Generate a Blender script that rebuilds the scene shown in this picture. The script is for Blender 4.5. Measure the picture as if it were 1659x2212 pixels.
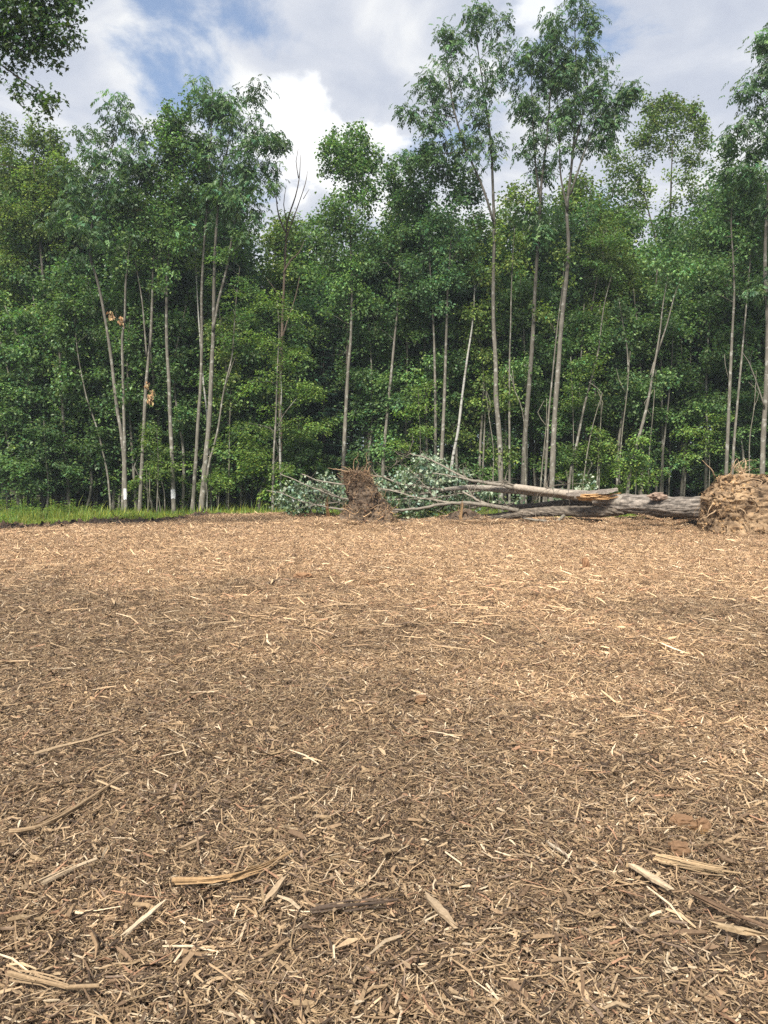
import bpy, math, random
import numpy as np
from mathutils import Vector

random.seed(7)
rng = np.random.default_rng(11)
scene = bpy.context.scene
for o in list(bpy.data.objects):
    bpy.data.objects.remove(o)
C = scene.collection

# ------------------------------------------------------------------ camera
F, CX, CY = 1662.0, 829.5, 1106.0          # focal length and centre, in units of a 1659 x 2212 picture
PITCH = math.radians(2.62)
CAMZ = 1.6
cam_d = bpy.data.cameras.new('camera')
cam_d.sensor_fit = 'VERTICAL'
cam_d.sensor_height = 36.0
cam_d.sensor_width = 27.0
cam_d.lens = 36.0 * F / 2212.0
cam_d.clip_start = 0.05
cam_d.clip_end = 2000
cam = bpy.data.objects.new('camera', cam_d)
cam.location = (0, 0, CAMZ)
cam.rotation_euler = (math.pi / 2 - PITCH, 0, 0)
C.objects.link(cam)
scene.camera = cam

# ------------------------------------------------------------------ sky and sun
SUN_EL, SUN_AZ = 48.0, 200.0               # azimuth: degrees from +Y towards +X (sun behind the camera)
W = bpy.data.worlds.new('World')
scene.world = W
W.use_nodes = True
nt = W.node_tree
nt.nodes.clear()


def N(t, typ, **kw):
    n = t.nodes.new(typ)
    for k, v in kw.items():
        if k.startswith('i_'):
            key = k[2:]
            key = int(key) if key.isdigit() else key
            n.inputs[key].default_value = v
        else:
            setattr(n, k, v)
    return n


def mth(t, op, a, b=None, c=None, clamp=False):
    n = t.nodes.new('ShaderNodeMath')
    n.operation = op
    n.use_clamp = clamp
    for i, x in enumerate((a, b, c)):
        if x is None:
            continue
        if isinstance(x, (int, float)):
            n.inputs[i].default_value = x
        else:
            t.links.new(x, n.inputs[i])
    return n.outputs[0]


def ramp(t, src, stops, interp='LINEAR'):
    n = t.nodes.new('ShaderNodeValToRGB')
    n.color_ramp.interpolation = interp
    el = n.color_ramp.elements
    el[0].position, el[0].color = stops[0][0], (*stops[0][1], 1)
    el[1].position, el[1].color = stops[-1][0], (*stops[-1][1], 1)
    for p, c in stops[1:-1]:
        e = el.new(p)
        e.color = (*c, 1)
    t.links.new(src, n.inputs[0])
    return n.outputs[0]


def mixc(t, fac, a, b, blend='MIX'):
    n = t.nodes.new('ShaderNodeMix')
    n.data_type = 'RGBA'
    n.blend_type = blend
    for sock, x in ((n.inputs[0], fac), (n.inputs[6], a), (n.inputs[7], b)):
        if isinstance(x, (int, float)):
            sock.default_value = x
        elif isinstance(x, tuple):
            sock.default_value = (*x, 1)
        else:
            t.links.new(x, sock)
    return n.outputs[2]


CLOUD = [1.9, (4.76, 10.88, 7.4), (12.08, 12.51, 1.31), (0.26, 16.75, 5.19)]


def build_world():
    t = nt
    sky = N(t, 'ShaderNodeTexSky', sky_type='NISHITA', sun_disc=False)
    sky.sun_elevation = math.radians(SUN_EL)
    sky.sun_rotation = math.radians(SUN_AZ)
    sky.air_density = 1.0
    sky.dust_density = 0.6
    sky.ozone_density = 1.4
    tc = N(t, 'ShaderNodeTexCoord')
    sep = N(t, 'ShaderNodeSeparateXYZ')
    t.links.new(tc.outputs['Generated'], sep.inputs[0])
    zz = mth(t, 'ADD', mth(t, 'MAXIMUM', sep.outputs[2], 0.0), 0.16)
    px = mth(t, 'DIVIDE', sep.outputs[0], zz)
    py = mth(t, 'DIVIDE', sep.outputs[1], zz)
    comb = N(t, 'ShaderNodeCombineXYZ')
    t.links.new(px, comb.inputs[0])
    t.links.new(py, comb.inputs[1])

    def noise(scale, detail, rough, off, dist=0.0):
        mp = N(t, 'ShaderNodeMapping')
        mp.inputs['Location'].default_value = off
        t.links.new(comb.outputs[0], mp.inputs[0])
        n = N(t, 'ShaderNodeTexNoise', i_Scale=scale, i_Detail=detail, i_Roughness=rough, i_Distortion=dist)
        t.links.new(mp.outputs[0], n.inputs['Vector'])
        return n.outputs[0]
    cover = noise(CLOUD[0], 8.0, 0.58, CLOUD[1], 0.35)
    lumps = noise(4.4, 9.0, 0.52, CLOUD[2], 0.45)
    big = noise(0.95, 4.0, 0.5, CLOUD[3], 0.2)
    # cover of cloud: mostly overcast with a few blue gaps
    den = ramp(t, cover, [(0.37, (0, 0, 0)), (0.48, (1, 1, 1))], 'EASE')
    shade = mth(t, 'ADD', mth(t, 'MULTIPLY', lumps, 0.6), mth(t, 'MULTIPLY', big, 0.4))
    ccol = ramp(t, shade, [(0.36, (2.5, 2.7, 3.25)), (0.45, (2.95, 3.15, 3.6)), (0.52, (3.4, 3.55, 3.9)), (0.60, (4.4, 4.45, 4.5))])
    blue = mixc(t, 0.25, mixc(t, 1.0, sky.outputs[0], (0.8, 0.85, 0.88), 'MULTIPLY'), (2.8, 3.1, 3.7))
    col = mixc(t, mth(t, 'MULTIPLY', den, 0.97), blue, ccol)
    # heaped white cumulus low over the wood
    for (u, v, r) in ((640, 235, .045), (660, 275, .05), (610, 320, .04), (715, 325, .04), (1160, 15, .05), (840, 400, .05), (1490, 235, .03)):
        a_, b_ = (u - 829.5) / 1662.0, (1106.0 - v) / 1662.0
        sp, cp = math.sin(PITCH), math.cos(PITCH)
        d = Vector((a_, cp + b_ * sp, -sp + b_ * cp)).normalized()
        vd = N(t, 'ShaderNodeVectorMath', operation='DISTANCE')
        t.links.new(tc.outputs['Generated'], vd.inputs[0])
        vd.inputs[1].default_value = d
        k = mth(t, 'ADD', mth(t, 'SUBTRACT', 1.0, mth(t, 'DIVIDE', vd.outputs['Value'], r)), mth(t, 'MULTIPLY', mth(t, 'SUBTRACT', lumps, 0.5), 5.5))
        col = mixc(t, ramp(t, k, [(0.0, (0, 0, 0)), (0.6, (.75, .75, .75))], 'EASE'), col, (5.3, 5.35, 5.4))
    bg = N(t, 'ShaderNodeBackground')
    bg.inputs['Strength'].default_value = 0.1
    t.links.new(col, bg.inputs[0])
    out = N(t, 'ShaderNodeOutputWorld')
    t.links.new(bg.outputs[0], out.inputs[0])


build_world()
sun_d = bpy.data.lights.new('sun', 'SUN')
sun_d.energy = 4.2
sun_d.angle = math.radians(11.0)
sun_d.color = (1.0, 0.95, 0.87)
sun = bpy.data.objects.new('sun', sun_d)
sa, se = math.radians(SUN_AZ), math.radians(SUN_EL)
sdir = Vector((math.sin(sa) * math.cos(se), math.cos(sa) * math.cos(se), math.sin(se)))
sun.rotation_euler = (-sdir).to_track_quat('-Z', 'Y').to_euler()
sun.location = sdir * 50
C.objects.link(sun)
scene.view_settings.view_transform = 'Standard'
scene.view_settings.look = 'None'
scene.view_settings.gamma = 1.0
scene.view_settings.exposure = 1.12
scene.render.engine = 'CYCLES'
scene.cycles.max_bounces = 5
scene.cycles.diffuse_bounces = 2
scene.cycles.glossy_bounces = 2
scene.cycles.transmission_bounces = 3
scene.cycles.transparent_max_bounces = 4
scene.cycles.use_denoising = False
scene.cycles.volume_bounces = 0
scene.cycles.volume_step_rate = 10.0

# ------------------------------------------------------------------ geometry helpers
SP, CP = math.sin(PITCH), math.cos(PITCH)


def at(u, v, Y):
    a, b = (u - CX) / F, (CY - v) / F
    d = np.array([a, CP + b * SP, -SP + b * CP])
    s = Y / d[1]
    return np.array([d[0] * s, Y, CAMZ + d[2] * s])


def on_ground(u, v):
    a, b = (u - CX) / F, (CY - v) / F
    dz, dy = -SP + b * CP, CP + b * SP
    s = -CAMZ / dz
    x, y = a * s, dy * s
    return np.array([x, y, gh(x, y)])


MOUNDS = [(8.6, 22.6, 1.6, 0.9, 0.32), (-1.0, 24.2, 1.7, 1.1, 0.22), (2.6, 25.0, 1.2, 0.8, 0.18), (6.3, 24.3, 1.6, 0.9, 0.12),
          (-6.5, 28.4, 5.0, 0.9, 0.08), (-3.6, 29.6, 1.6, 0.8, 0.14), (10.6, 20.6, 1.5, 0.7, 0.12)]


def gh(x, y):
    x = np.asarray(x, float)
    y = np.asarray(y, float)
    z = 0.035 * np.sin(.43 * x + 1.3) * np.cos(.37 * y + .4) + 0.02 * np.sin(1.1 * x + .5 * y) + 0.014 * np.sin(2.3 * x - 1.1) * np.sin(2.9 * y + .6)
    z = z + 0.012 * np.sin(5.1 * x + 2.2 * y) * np.sin(4.3 * y - 1.7 * x)
    z = z * np.clip(y / 3.0, 0.3, 1.0)
    for mx, my, sx, sy, h in MOUNDS:
        z = z + h * np.exp(-((x - mx) / sx) ** 2 - ((y - my) / sy) ** 2)
    return z


MB_X = [-40, -20, -11.3, -8.06, -6.6, -4.3, -1.6, 0.3, 3.7, 8.0, 11.3, 20, 40]
MB_Y = [20, 21.5, 22.7, 25.3, 28.6, 30.6, 29.0, 28.0, 28.0, 28.6, 27.5, 26.5, 26]


def mulch_edge(x):
    return np.interp(x, MB_X, MB_Y)


def hash3(ix, iy, iz, seed):
    h = np.sin(ix * 127.1 + iy * 311.7 + iz * 74.7 + seed * 53.3) * 43758.5453
    return h - np.floor(h)


def vnoise(P, seed=0):
    I = np.floor(P)
    f = P - I
    f = f * f * (3 - 2 * f)
    r = 0
    for dx in (0, 1):
        for dy in (0, 1):
            for dz in (0, 1):
                w = (f[:, 0] if dx else 1 - f[:, 0]) * (f[:, 1] if dy else 1 - f[:, 1]) * (f[:, 2] if dz else 1 - f[:, 2])
                r = r + w * hash3(I[:, 0] + dx, I[:, 1] + dy, I[:, 2] + dz, seed)
    return r - 0.5


def fbm(P, seed=0, octv=4):
    r, a = 0, 1.0
    for i in range(octv):
        r = r + a * vnoise(P * (2 ** i), seed + i)
        a *= 0.55
    return r


def unit(v):
    return v / np.maximum(np.linalg.norm(v, axis=-1, keepdims=True), 1e-9)


class MB:
    """collects vertices and faces with a colour per vertex"""

    def __init__(self):
        self.v, self.t, self.q, self.c, self.n = [], [], [], [], 0

    def add(self, v, tris=None, quads=None, col=(1, 1, 1)):
        v = np.asarray(v, float).reshape(-1, 3)
        self.v.append(v)
        if tris is not None and len(tris):
            self.t.append(np.asarray(tris) + self.n)
        if quads is not None and len(quads):
            self.q.append(np.asarray(quads) + self.n)
        col = np.asarray(col, float)
        if col.ndim == 1:
            col = np.tile(col, (len(v), 1))
        self.c.append(col)
        self.n += len(v)

    def tube(self, P, R, sides=6, col=(1, 1, 1), cap=True, rough=0.0):
        P = np.asarray(P, float)
        n = len(P)
        R = np.broadcast_to(np.asarray(R, float), (n,))
        T = unit(np.gradient(P, axis=0))
        ref = np.array([1.0, 0.0, 0.0]) if abs(T[0][0]) < 0.8 else np.array([0.0, 1.0, 0.0])
        A = unit(np.cross(T, ref))
        B = np.cross(T, A)
        ang = np.linspace(0, 2 * math.pi, sides, endpoint=False)
        rr = R[:, None] * np.ones((n, sides))
        if rough:
            rr = rr * (1 + rough * rng.normal(0, 1, (n, sides)))
        V = P[:, None, :] + rr[..., None] * (np.cos(ang)[None, :, None] * A[:, None, :] + np.sin(ang)[None, :, None] * B[:, None, :])
        i = np.arange(n - 1)[:, None] * sides
        j = np.arange(sides)[None, :]
        k = (j + 1) % sides
        Q = np.stack([i + j, i + k, i + sides + k, i + sides + j], -1).reshape(-1, 4)
        V = V.reshape(-1, 3)
        tr = None
        if cap:
            V = np.vstack([V, P[:1], P[-1:]])
            c0, c1 = n * sides, n * sides + 1
            jj = np.arange(sides)
            kk = (jj + 1) % sides
            tr = np.vstack([np.stack([np.full(sides, c0), kk, jj], -1),
                            np.stack([np.full(sides, c1), (n - 1) * sides + jj, (n - 1) * sides + kk], -1)])
        self.add(V, tr, Q, col)

    def mesh(self, name, mat, smooth=False, offset=None):
        V = np.vstack(self.v)
        if offset is not None:
            V = V - np.asarray(offset)
        me = bpy.data.meshes.new(name)
        T = np.vstack(self.t) if self.t else np.zeros((0, 3), int)
        Q = np.vstack(self.q) if self.q else np.zeros((0, 4), int)
        me.vertices.add(len(V))
        me.vertices.foreach_set('co', V.astype(np.float32).ravel())
        nl = T.size + Q.size
        me.loops.add(nl)
        me.loops.foreach_set('vertex_index', np.concatenate([T.ravel(), Q.ravel()]).astype(np.int32))
        npoly = len(T) + len(Q)
        me.polygons.add(npoly)
        st = np.concatenate([np.arange(len(T)) * 3, T.size + np.arange(len(Q)) * 4]).astype(np.int32)
        me.polygons.foreach_set('loop_start', st)
        me.polygons.foreach_set('use_smooth', np.full(npoly, bool(smooth)))
        a = me.color_attributes.new('Col', 'FLOAT_COLOR', 'POINT')
        c = np.vstack(self.c)
        a.data.foreach_set('color', np.hstack([c, np.ones((len(c), 1))]).astype(np.float32).ravel())
        me.materials.append(mat)
        me.update(calc_edges=True)
        return me

    def build(self, name, mat, parent=None, smooth=False, offset=None):
        o = bpy.data.objects.new(name, self.mesh(name, mat, smooth, offset))
        C.objects.link(o)
        o.parent = parent
        return o


def tag(o, label=None, cat=None, group=None, kind=None):
    for k, v in (('label', label), ('category', cat), ('group', group), ('kind', kind)):
        if v:
            o[k] = v
    return o


def empty(name, loc):
    o = bpy.data.objects.new(name, None)
    o.location = loc
    o.empty_display_size = 0.2
    C.objects.link(o)
    return o


def copy_tree(src, loc, rz=0.0, sc=1.0, sz=None):
    r = src.copy()
    C.objects.link(r)
    r.location = loc
    r.rotation_euler = (0, 0, rz)
    r.scale = (sc, sc, sz or sc)
    for ch in src.children:
        c = ch.copy()
        C.objects.link(c)
        c.parent = r
    return r


# ------------------------------------------------------------------ materials
def new_mat(name):
    m = bpy.data.materials.new(name)
    m.use_nodes = True
    m.node_tree.nodes.clear()
    return m, m.node_tree


def finish(t, shader):
    o = N(t, 'ShaderNodeOutputMaterial')
    t.links.new(shader, o.inputs[0])


def princ(t, col, rough=0.8, spec=0.2, normal=None):
    p = N(t, 'ShaderNodeBsdfPrincipled')
    p.inputs['Roughness'].default_value = rough
    p.inputs['Specular IOR Level'].default_value = spec
    if isinstance(col, tuple):
        p.inputs['Base Color'].default_value = (*col, 1)
    else:
        t.links.new(col, p.inputs['Base Color'])
    if normal is not None:
        t.links.new(normal, p.inputs['Normal'])
    return p


def coords(t, kind='Object', scale=(1, 1, 1)):
    tc = N(t, 'ShaderNodeTexCoord')
    mp = N(t, 'ShaderNodeMapping')
    mp.inputs['Scale'].default_value = scale
    t.links.new(tc.outputs[kind], mp.inputs[0])
    return mp.outputs[0]


def tex(t, vec, scale, detail=4.0, rough=0.55, dist=0.0):
    n = N(t, 'ShaderNodeTexNoise', i_Scale=scale, i_Detail=detail, i_Roughness=rough, i_Distortion=dist)
    if vec is not None:
        t.links.new(vec, n.inputs['Vector'])
    return n.outputs[0]


def bump(t, h, strength, dist):
    b = N(t, 'ShaderNodeBump', i_Strength=strength, i_Distance=dist)
    t.links.new(h, b.inputs['Height'])
    return b.outputs[0]


def attr(t, name='Col'):
    return N(t, 'ShaderNodeAttribute', attribute_name=name).outputs['Color']


def leaf_material(name, trans=0.35, spec=0.35, rough=0.45, tmul=(1.4, 1.6, 0.75), var=0.3):
    m, t = new_mat(name)
    c = attr(t)
    info = N(t, 'ShaderNodeObjectInfo')
    k = mth(t, 'ADD', mth(t, 'MULTIPLY', info.outputs['Random'], var), 1.0 - var / 2)
    kc = N(t, 'ShaderNodeCombineXYZ')
    for i in range(3):
        t.links.new(k, kc.inputs[i])
    c = mixc(t, 1.0, c, kc.outputs[0], 'MULTIPLY')
    p = princ(t, c, rough, spec)
    tr = N(t, 'ShaderNodeBsdfTranslucent')
    t.links.new(mixc(t, 1.0, c, tmul, 'MULTIPLY'), tr.inputs[0])
    mx = N(t, 'ShaderNodeMixShader', i_0=trans)
    t.links.new(p.outputs[0], mx.inputs[1])
    t.links.new(tr.outputs[0], mx.inputs[2])
    finish(t, mx.outputs[0])
    return m


def bark_material(name, dark, light, zs=0.22, sc=16.0, bd=0.02, patches=None):
    m, t = new_mat(name)
    v = coords(t, 'Object', (1, 1, zs))
    n1 = tex(t, v, sc, 6, 0.65, 0.3)
    v2 = coords(t, 'Object')
    n2 = tex(t, v2, 2.3, 3, 0.5)
    c = ramp(t, n1, [(0.3, dark), (0.55, tuple((a + b) / 2 for a, b in zip(dark, light))), (0.72, light)])
    c = mixc(t, mth(t, 'MULTIPLY', n2, 0.55), c, tuple(x * 1.25 for x in light))
    if patches:
        n3 = tex(t, v2, 5.5, 3, 0.6)
        c = mixc(t, ramp(t, n3, [(0.55, (0, 0, 0)), (0.64, (1, 1, 1))]), c, patches)
    c = mixc(t, 1.0, c, attr(t), 'MULTIPLY')
    p = princ(t, c, 0.9, 0.15, bump(t, n1, 0.7, bd))
    finish(t, p.outputs[0])
    return m


def birch_material():
    m, t = new_mat('birch_bark')
    v = coords(t, 'Object', (1, 1, 7))
    n1 = tex(t, v, 1.6, 4, 0.6)
    v2 = coords(t, 'Object', (1, 1, 1))
    n2 = tex(t, v2, 2.0, 3, 0.5)
    c = ramp(t, n1, [(0.36, (0.05, 0.045, 0.04)), (0.44, (0.30, 0.29, 0.26)), (0.7, (0.42, 0.41, 0.37))])
    c = mixc(t, ramp(t, n2, [(0.5, (0, 0, 0)), (0.7, (0.6, 0.6, 0.6))]), c, (0.22, 0.2, 0.16))
    finish(t, princ(t, c, 0.8, 0.2).outputs[0])
    return m


def soil_material(name, cols, sc=5.0, bs=0.8):
    m, t = new_mat(name)
    v = coords(t, 'Object')
    n1 = tex(t, v, sc, 8, 0.68, 0.4)
    n2 = tex(t, v, sc * 0.35, 4, 0.55)
    mix = mth(t, 'ADD', mth(t, 'MULTIPLY', n1, 0.6), mth(t, 'MULTIPLY', n2, 0.4))
    c = ramp(t, mix, [(0.36 + 0.28 * i / (len(cols) - 1), k) for i, k in enumerate(cols)])
    n3 = tex(t, v, sc * 7, 5, 0.7)
    c = mixc(t, 1.0, c, attr(t), 'MULTIPLY')
    p = princ(t, c, 0.95, 0.1, bump(t, mth(t, 'ADD', n1, mth(t, 'MULTIPLY', n3, 0.35)), bs, 0.06))
    finish(t, p.outputs[0])
    return m


def damp_shade(t):
    """where the mulch is darkened for damp and painted soft shade (1) or left pale (0): irregular patches fixed on the ground"""
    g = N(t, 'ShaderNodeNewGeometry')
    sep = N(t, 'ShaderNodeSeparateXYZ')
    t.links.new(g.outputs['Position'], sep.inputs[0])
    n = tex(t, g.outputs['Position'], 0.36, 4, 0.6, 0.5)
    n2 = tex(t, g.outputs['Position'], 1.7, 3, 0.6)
    # paler towards the far edge: fresh mulch plus a painted bright band
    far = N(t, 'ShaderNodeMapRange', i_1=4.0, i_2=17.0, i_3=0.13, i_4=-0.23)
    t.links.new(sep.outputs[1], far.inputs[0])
    lf = N(t, 'ShaderNodeMapRange', i_1=-4.0, i_2=1.5, i_3=0.09, i_4=-0.03)  # darker to the left: soft shade painted into the mulch colour
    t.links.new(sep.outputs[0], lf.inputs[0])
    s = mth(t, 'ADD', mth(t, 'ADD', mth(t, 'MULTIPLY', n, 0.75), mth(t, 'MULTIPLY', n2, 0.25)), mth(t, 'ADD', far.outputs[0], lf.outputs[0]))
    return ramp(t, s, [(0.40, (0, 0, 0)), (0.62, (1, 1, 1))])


def chip_material():
    m, t = new_mat('wood_chips')
    c = attr(t)
    d = damp_shade(t)
    v = coords(t, 'Object')
    n = tex(t, v, 90.0, 3, 0.6)
    c = mixc(t, 1.0, c, ramp(t, n, [(0.3, (0.72, 0.7, 0.68)), (0.7, (1.1, 1.1, 1.1))]), 'MULTIPLY')
    damp_shaded = mixc(t, 1.0, c, (0.64, 0.60, 0.555), 'MULTIPLY')  # dark tone: damp and soft shade both put into the colour
    dry = mixc(t, 1.0, c, (1.12, 1.01, 0.90), 'MULTIPLY')  # pale tone: fresh mulch and the brighter band put into the colour
    c = mixc(t, d, dry, damp_shaded)
    p = princ(t, c, 0.8, 0.25, bump(t, n, 0.4, 0.004))
    finish(t, p.outputs[0])
    return m


def ground_material():
    m, t = new_mat('ground_soil')
    v = coords(t, 'Object')
    g = N(t, 'ShaderNodeNewGeometry')
    n1 = tex(t, v, 14.0, 8, 0.7, 0.3)
    n2 = tex(t, v, 0.5, 4, 0.6)
    c = ramp(t, n1, [(0.3, (0.028, 0.02, 0.013)), (0.5, (0.075, 0.052, 0.034)), (0.7, (0.14, 0.1, 0.066))])
    c2 = ramp(t, n1, [(0.3, (0.03, 0.035, 0.014)), (0.6, (0.06, 0.062, 0.026)), (0.75, (0.09, 0.075, 0.04))])
    sep = N(t, 'ShaderNodeSeparateXYZ')
    t.links.new(g.outputs['Position'], sep.inputs[0])
    far = N(t, 'ShaderNodeMapRange', i_1=27.0, i_2=31.0, i_3=0.0, i_4=1.0)
    t.links.new(sep.outputs[1], far.inputs[0])
    c = mixc(t, far.outputs[0], c, c2)
    finish(t, princ(t, c, 0.95, 0.1, bump(t, n1, 0.8, 0.03)).outputs[0])
    return m


def plain(name, col, rough=0.8, noise=0.25, sc=20.0, stretch=(1, 1, 1)):
    m, t = new_mat(name)
    v = coords(t, 'Object', stretch)
    n = tex(t, v, sc, 5, 0.6)
    c = ramp(t, n, [(0.3, tuple(x * (1 - noise * 1.6) for x in col)), (0.7, tuple(min(1, x * (1 + noise)) for x in col))])
    c = mixc(t, 1.0, c, attr(t), 'MULTIPLY')
    finish(t, princ(t, c, rough, 0.2, bump(t, n, 0.5, 0.01)).outputs[0])
    return m


M_LEAF = leaf_material('leaf', 0.36)
M_DEADLEAF = leaf_material('dead_leaf', 0.3, 0.1, 0.8, (1.2, 1.0, 0.8))
M_FALLENLEAF = leaf_material('fallen_tree_leaf', 0.15, 0.4, 0.5)
M_GRASS = leaf_material('grass_blade', 0.4, 0.3, 0.5, var=0.9)
M_BARK = bark_material('maple_bark', (0.065, 0.060, 0.048), (0.19, 0.172, 0.138), patches=(0.29, 0.28, 0.24))
M_BARKD = bark_material('dark_bark', (0.055, 0.047, 0.038), (0.15, 0.125, 0.1))
M_LOGBARK = bark_material('log_bark', (0.05, 0.042, 0.035), (0.29, 0.25, 0.21), zs=1.0, sc=11.0, bd=0.05)
M_LIMB = bark_material('limb_bark', (0.11, 0.097, 0.08), (0.31, 0.272, 0.225), zs=0.6, sc=14.0)
M_BIRCH = birch_material()
M_BLAZE = plain('white_paint', (0.6, 0.6, 0.6), 0.7, 0.2, 30)
M_TANSOIL = soil_material('tan_root_soil', [(0.05, 0.034, 0.022), (0.17, 0.115, 0.07), (0.32, 0.22, 0.13), (0.46, 0.32, 0.19)], 3.6)
M_BROWNSOIL = soil_material('brown_root_soil', [(0.022, 0.016, 0.012), (0.07, 0.051, 0.037), (0.13, 0.095, 0.066), (0.23, 0.165, 0.11)], 5.5)
M_DARKSOIL = soil_material('dark_soil', [(0.02, 0.015, 0.012), (0.06, 0.046, 0.037), (0.12, 0.092, 0.072)], 7.0)
M_ROOT = plain('root_bark', (0.33, 0.25, 0.17), 0.85, 0.3, 25)
M_TORN = plain('torn_wood', (0.46, 0.31, 0.16), 0.75, 0.35, 30, (0.3, 0.3, 1))
M_CHIP = chip_material()
M_GROUND = ground_material()


# ------------------------------------------------------------------ ground sheet
def build_ground():
    g = np.linspace(-1, 1, 221)
    xs = 14 * g + 420 * g ** 7
    h = np.linspace(0, 1, 241)
    ys = -6 + 44 * h + 560 * h ** 7
    X, Y = np.meshgrid(xs, ys)
    Z = gh(X, Y)
    V = np.stack([X, Y, Z], -1).reshape(-1, 3)
    nx, ny = len(xs), len(ys)
    i = np.arange(ny - 1)[:, None] * nx
    j = np.arange(nx - 1)[None, :]
    Q = np.stack([i + j, i + j + 1, i + nx + j + 1, i + nx + j], -1).reshape(-1, 4)
    mb = MB()
    mb.add(V, None, Q)
    o = mb.build('ground', M_GROUND, None, True)
    tag(o, kind='structure')
    return o


ground = build_ground()

CHIPCOL = np.array([(0.46, 0.34, 0.215), (0.34, 0.245, 0.155), (0.25, 0.175, 0.115), (0.40, 0.30, 0.185), (0.56, 0.43, 0.28), (0.16, 0.115, 0.08),
                    (0.42, 0.26, 0.17), (0.72, 0.61, 0.45), (0.08, 0.058, 0.042), (0.31, 0.235, 0.18)])
CHIPW = np.array([0.15, 0.13, 0.15, 0.09, 0.15, 0.13, 0.035, 0.065, 0.12, 0.05])
CHIPW = CHIPW / CHIPW.sum()


def chip_rows(n, Lm, Wm, spread, zlo, zhi, tilt, r=rng):
    """n splinters: bent tapered sticks of four corners by three stations"""
    L = np.clip(r.lognormal(math.log(Lm), 0.55, n), Lm * 0.35, Lm * 4.5)
    Wd = np.clip(r.lognormal(math.log(Wm), 0.5, n), Wm * 0.35, Wm * 3.2)
    Wd = np.minimum(Wd, L * 0.45)
    T = Wd * r.uniform(0.12, 0.45, n)
    ang = r.uniform(0, 2 * math.pi, n)
    el = r.normal(0, tilt, n)
    rad = spread * np.sqrt(r.uniform(0, 1, n)) * r.uniform(0.72, 1.0, n)
    ph = r.uniform(0, 2 * math.pi, n)
    cpos = np.stack([rad * np.cos(ph), rad * np.sin(ph), r.uniform(zlo, zhi, n) + 0.35 * np.abs(np.sin(el)) * L * 0.3], -1)
    D = np.stack([np.cos(ang) * np.cos(el), np.sin(ang) * np.cos(el), np.sin(el)], -1)
    S = np.stack([-np.sin(ang), np.cos(ang), np.zeros(n)], -1)
    roll = r.normal(0, 0.5, n)
    U = np.cross(D, S)
    S2 = S * np.cos(roll)[:, None] + U * np.sin(roll)[:, None]
    U2 = np.cross(D, S2)
    bend = r.normal(0, 0.09, n) * L
    st = [-0.5, r.uniform(-0.15, 0.15, n), 0.5]
    V = np.zeros((n, 12, 3))
    for k in range(3):
        s = st[k]
        w = (1.0 if k == 1 else 0) * np.ones(n) if k == 1 else r.uniform(0.25, 1.0, n)
        cc = cpos + D * (s * L)[:, None] + (S * bend[:, None] if k == 1 else 0)
        for q, (a, b) in enumerate(((-1, -1), (1, -1), (1, 1), (-1, 1))):
            V[:, k * 4 + q] = cc + S2 * (a * Wd * w * 0.5)[:, None] + U2 * (b * T * w * 0.5)[:, None]
            if k != 1:
                V[:, k * 4 + q] += D * (r.uniform(-0.06, 0.06, n) * L)[:, None]
    base = np.array([[3, 2, 1, 0], [8, 9, 10, 11]] + [[k * 4 + q, k * 4 + (q + 1) % 4, (k + 1) * 4 + (q + 1) % 4, (k + 1) * 4 + q] for k in (0, 1) for q in range(4)])
    Q = (np.arange(n)[:, None, None] * 12 + base[None]).reshape(-1, 4)
    col = CHIPCOL[r.choice(len(CHIPCOL), n, p=CHIPW)] * r.uniform(0.8, 1.2, (n, 1))
    return V.reshape(-1, 3), Q, np.repeat(col, 12, axis=0)


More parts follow.
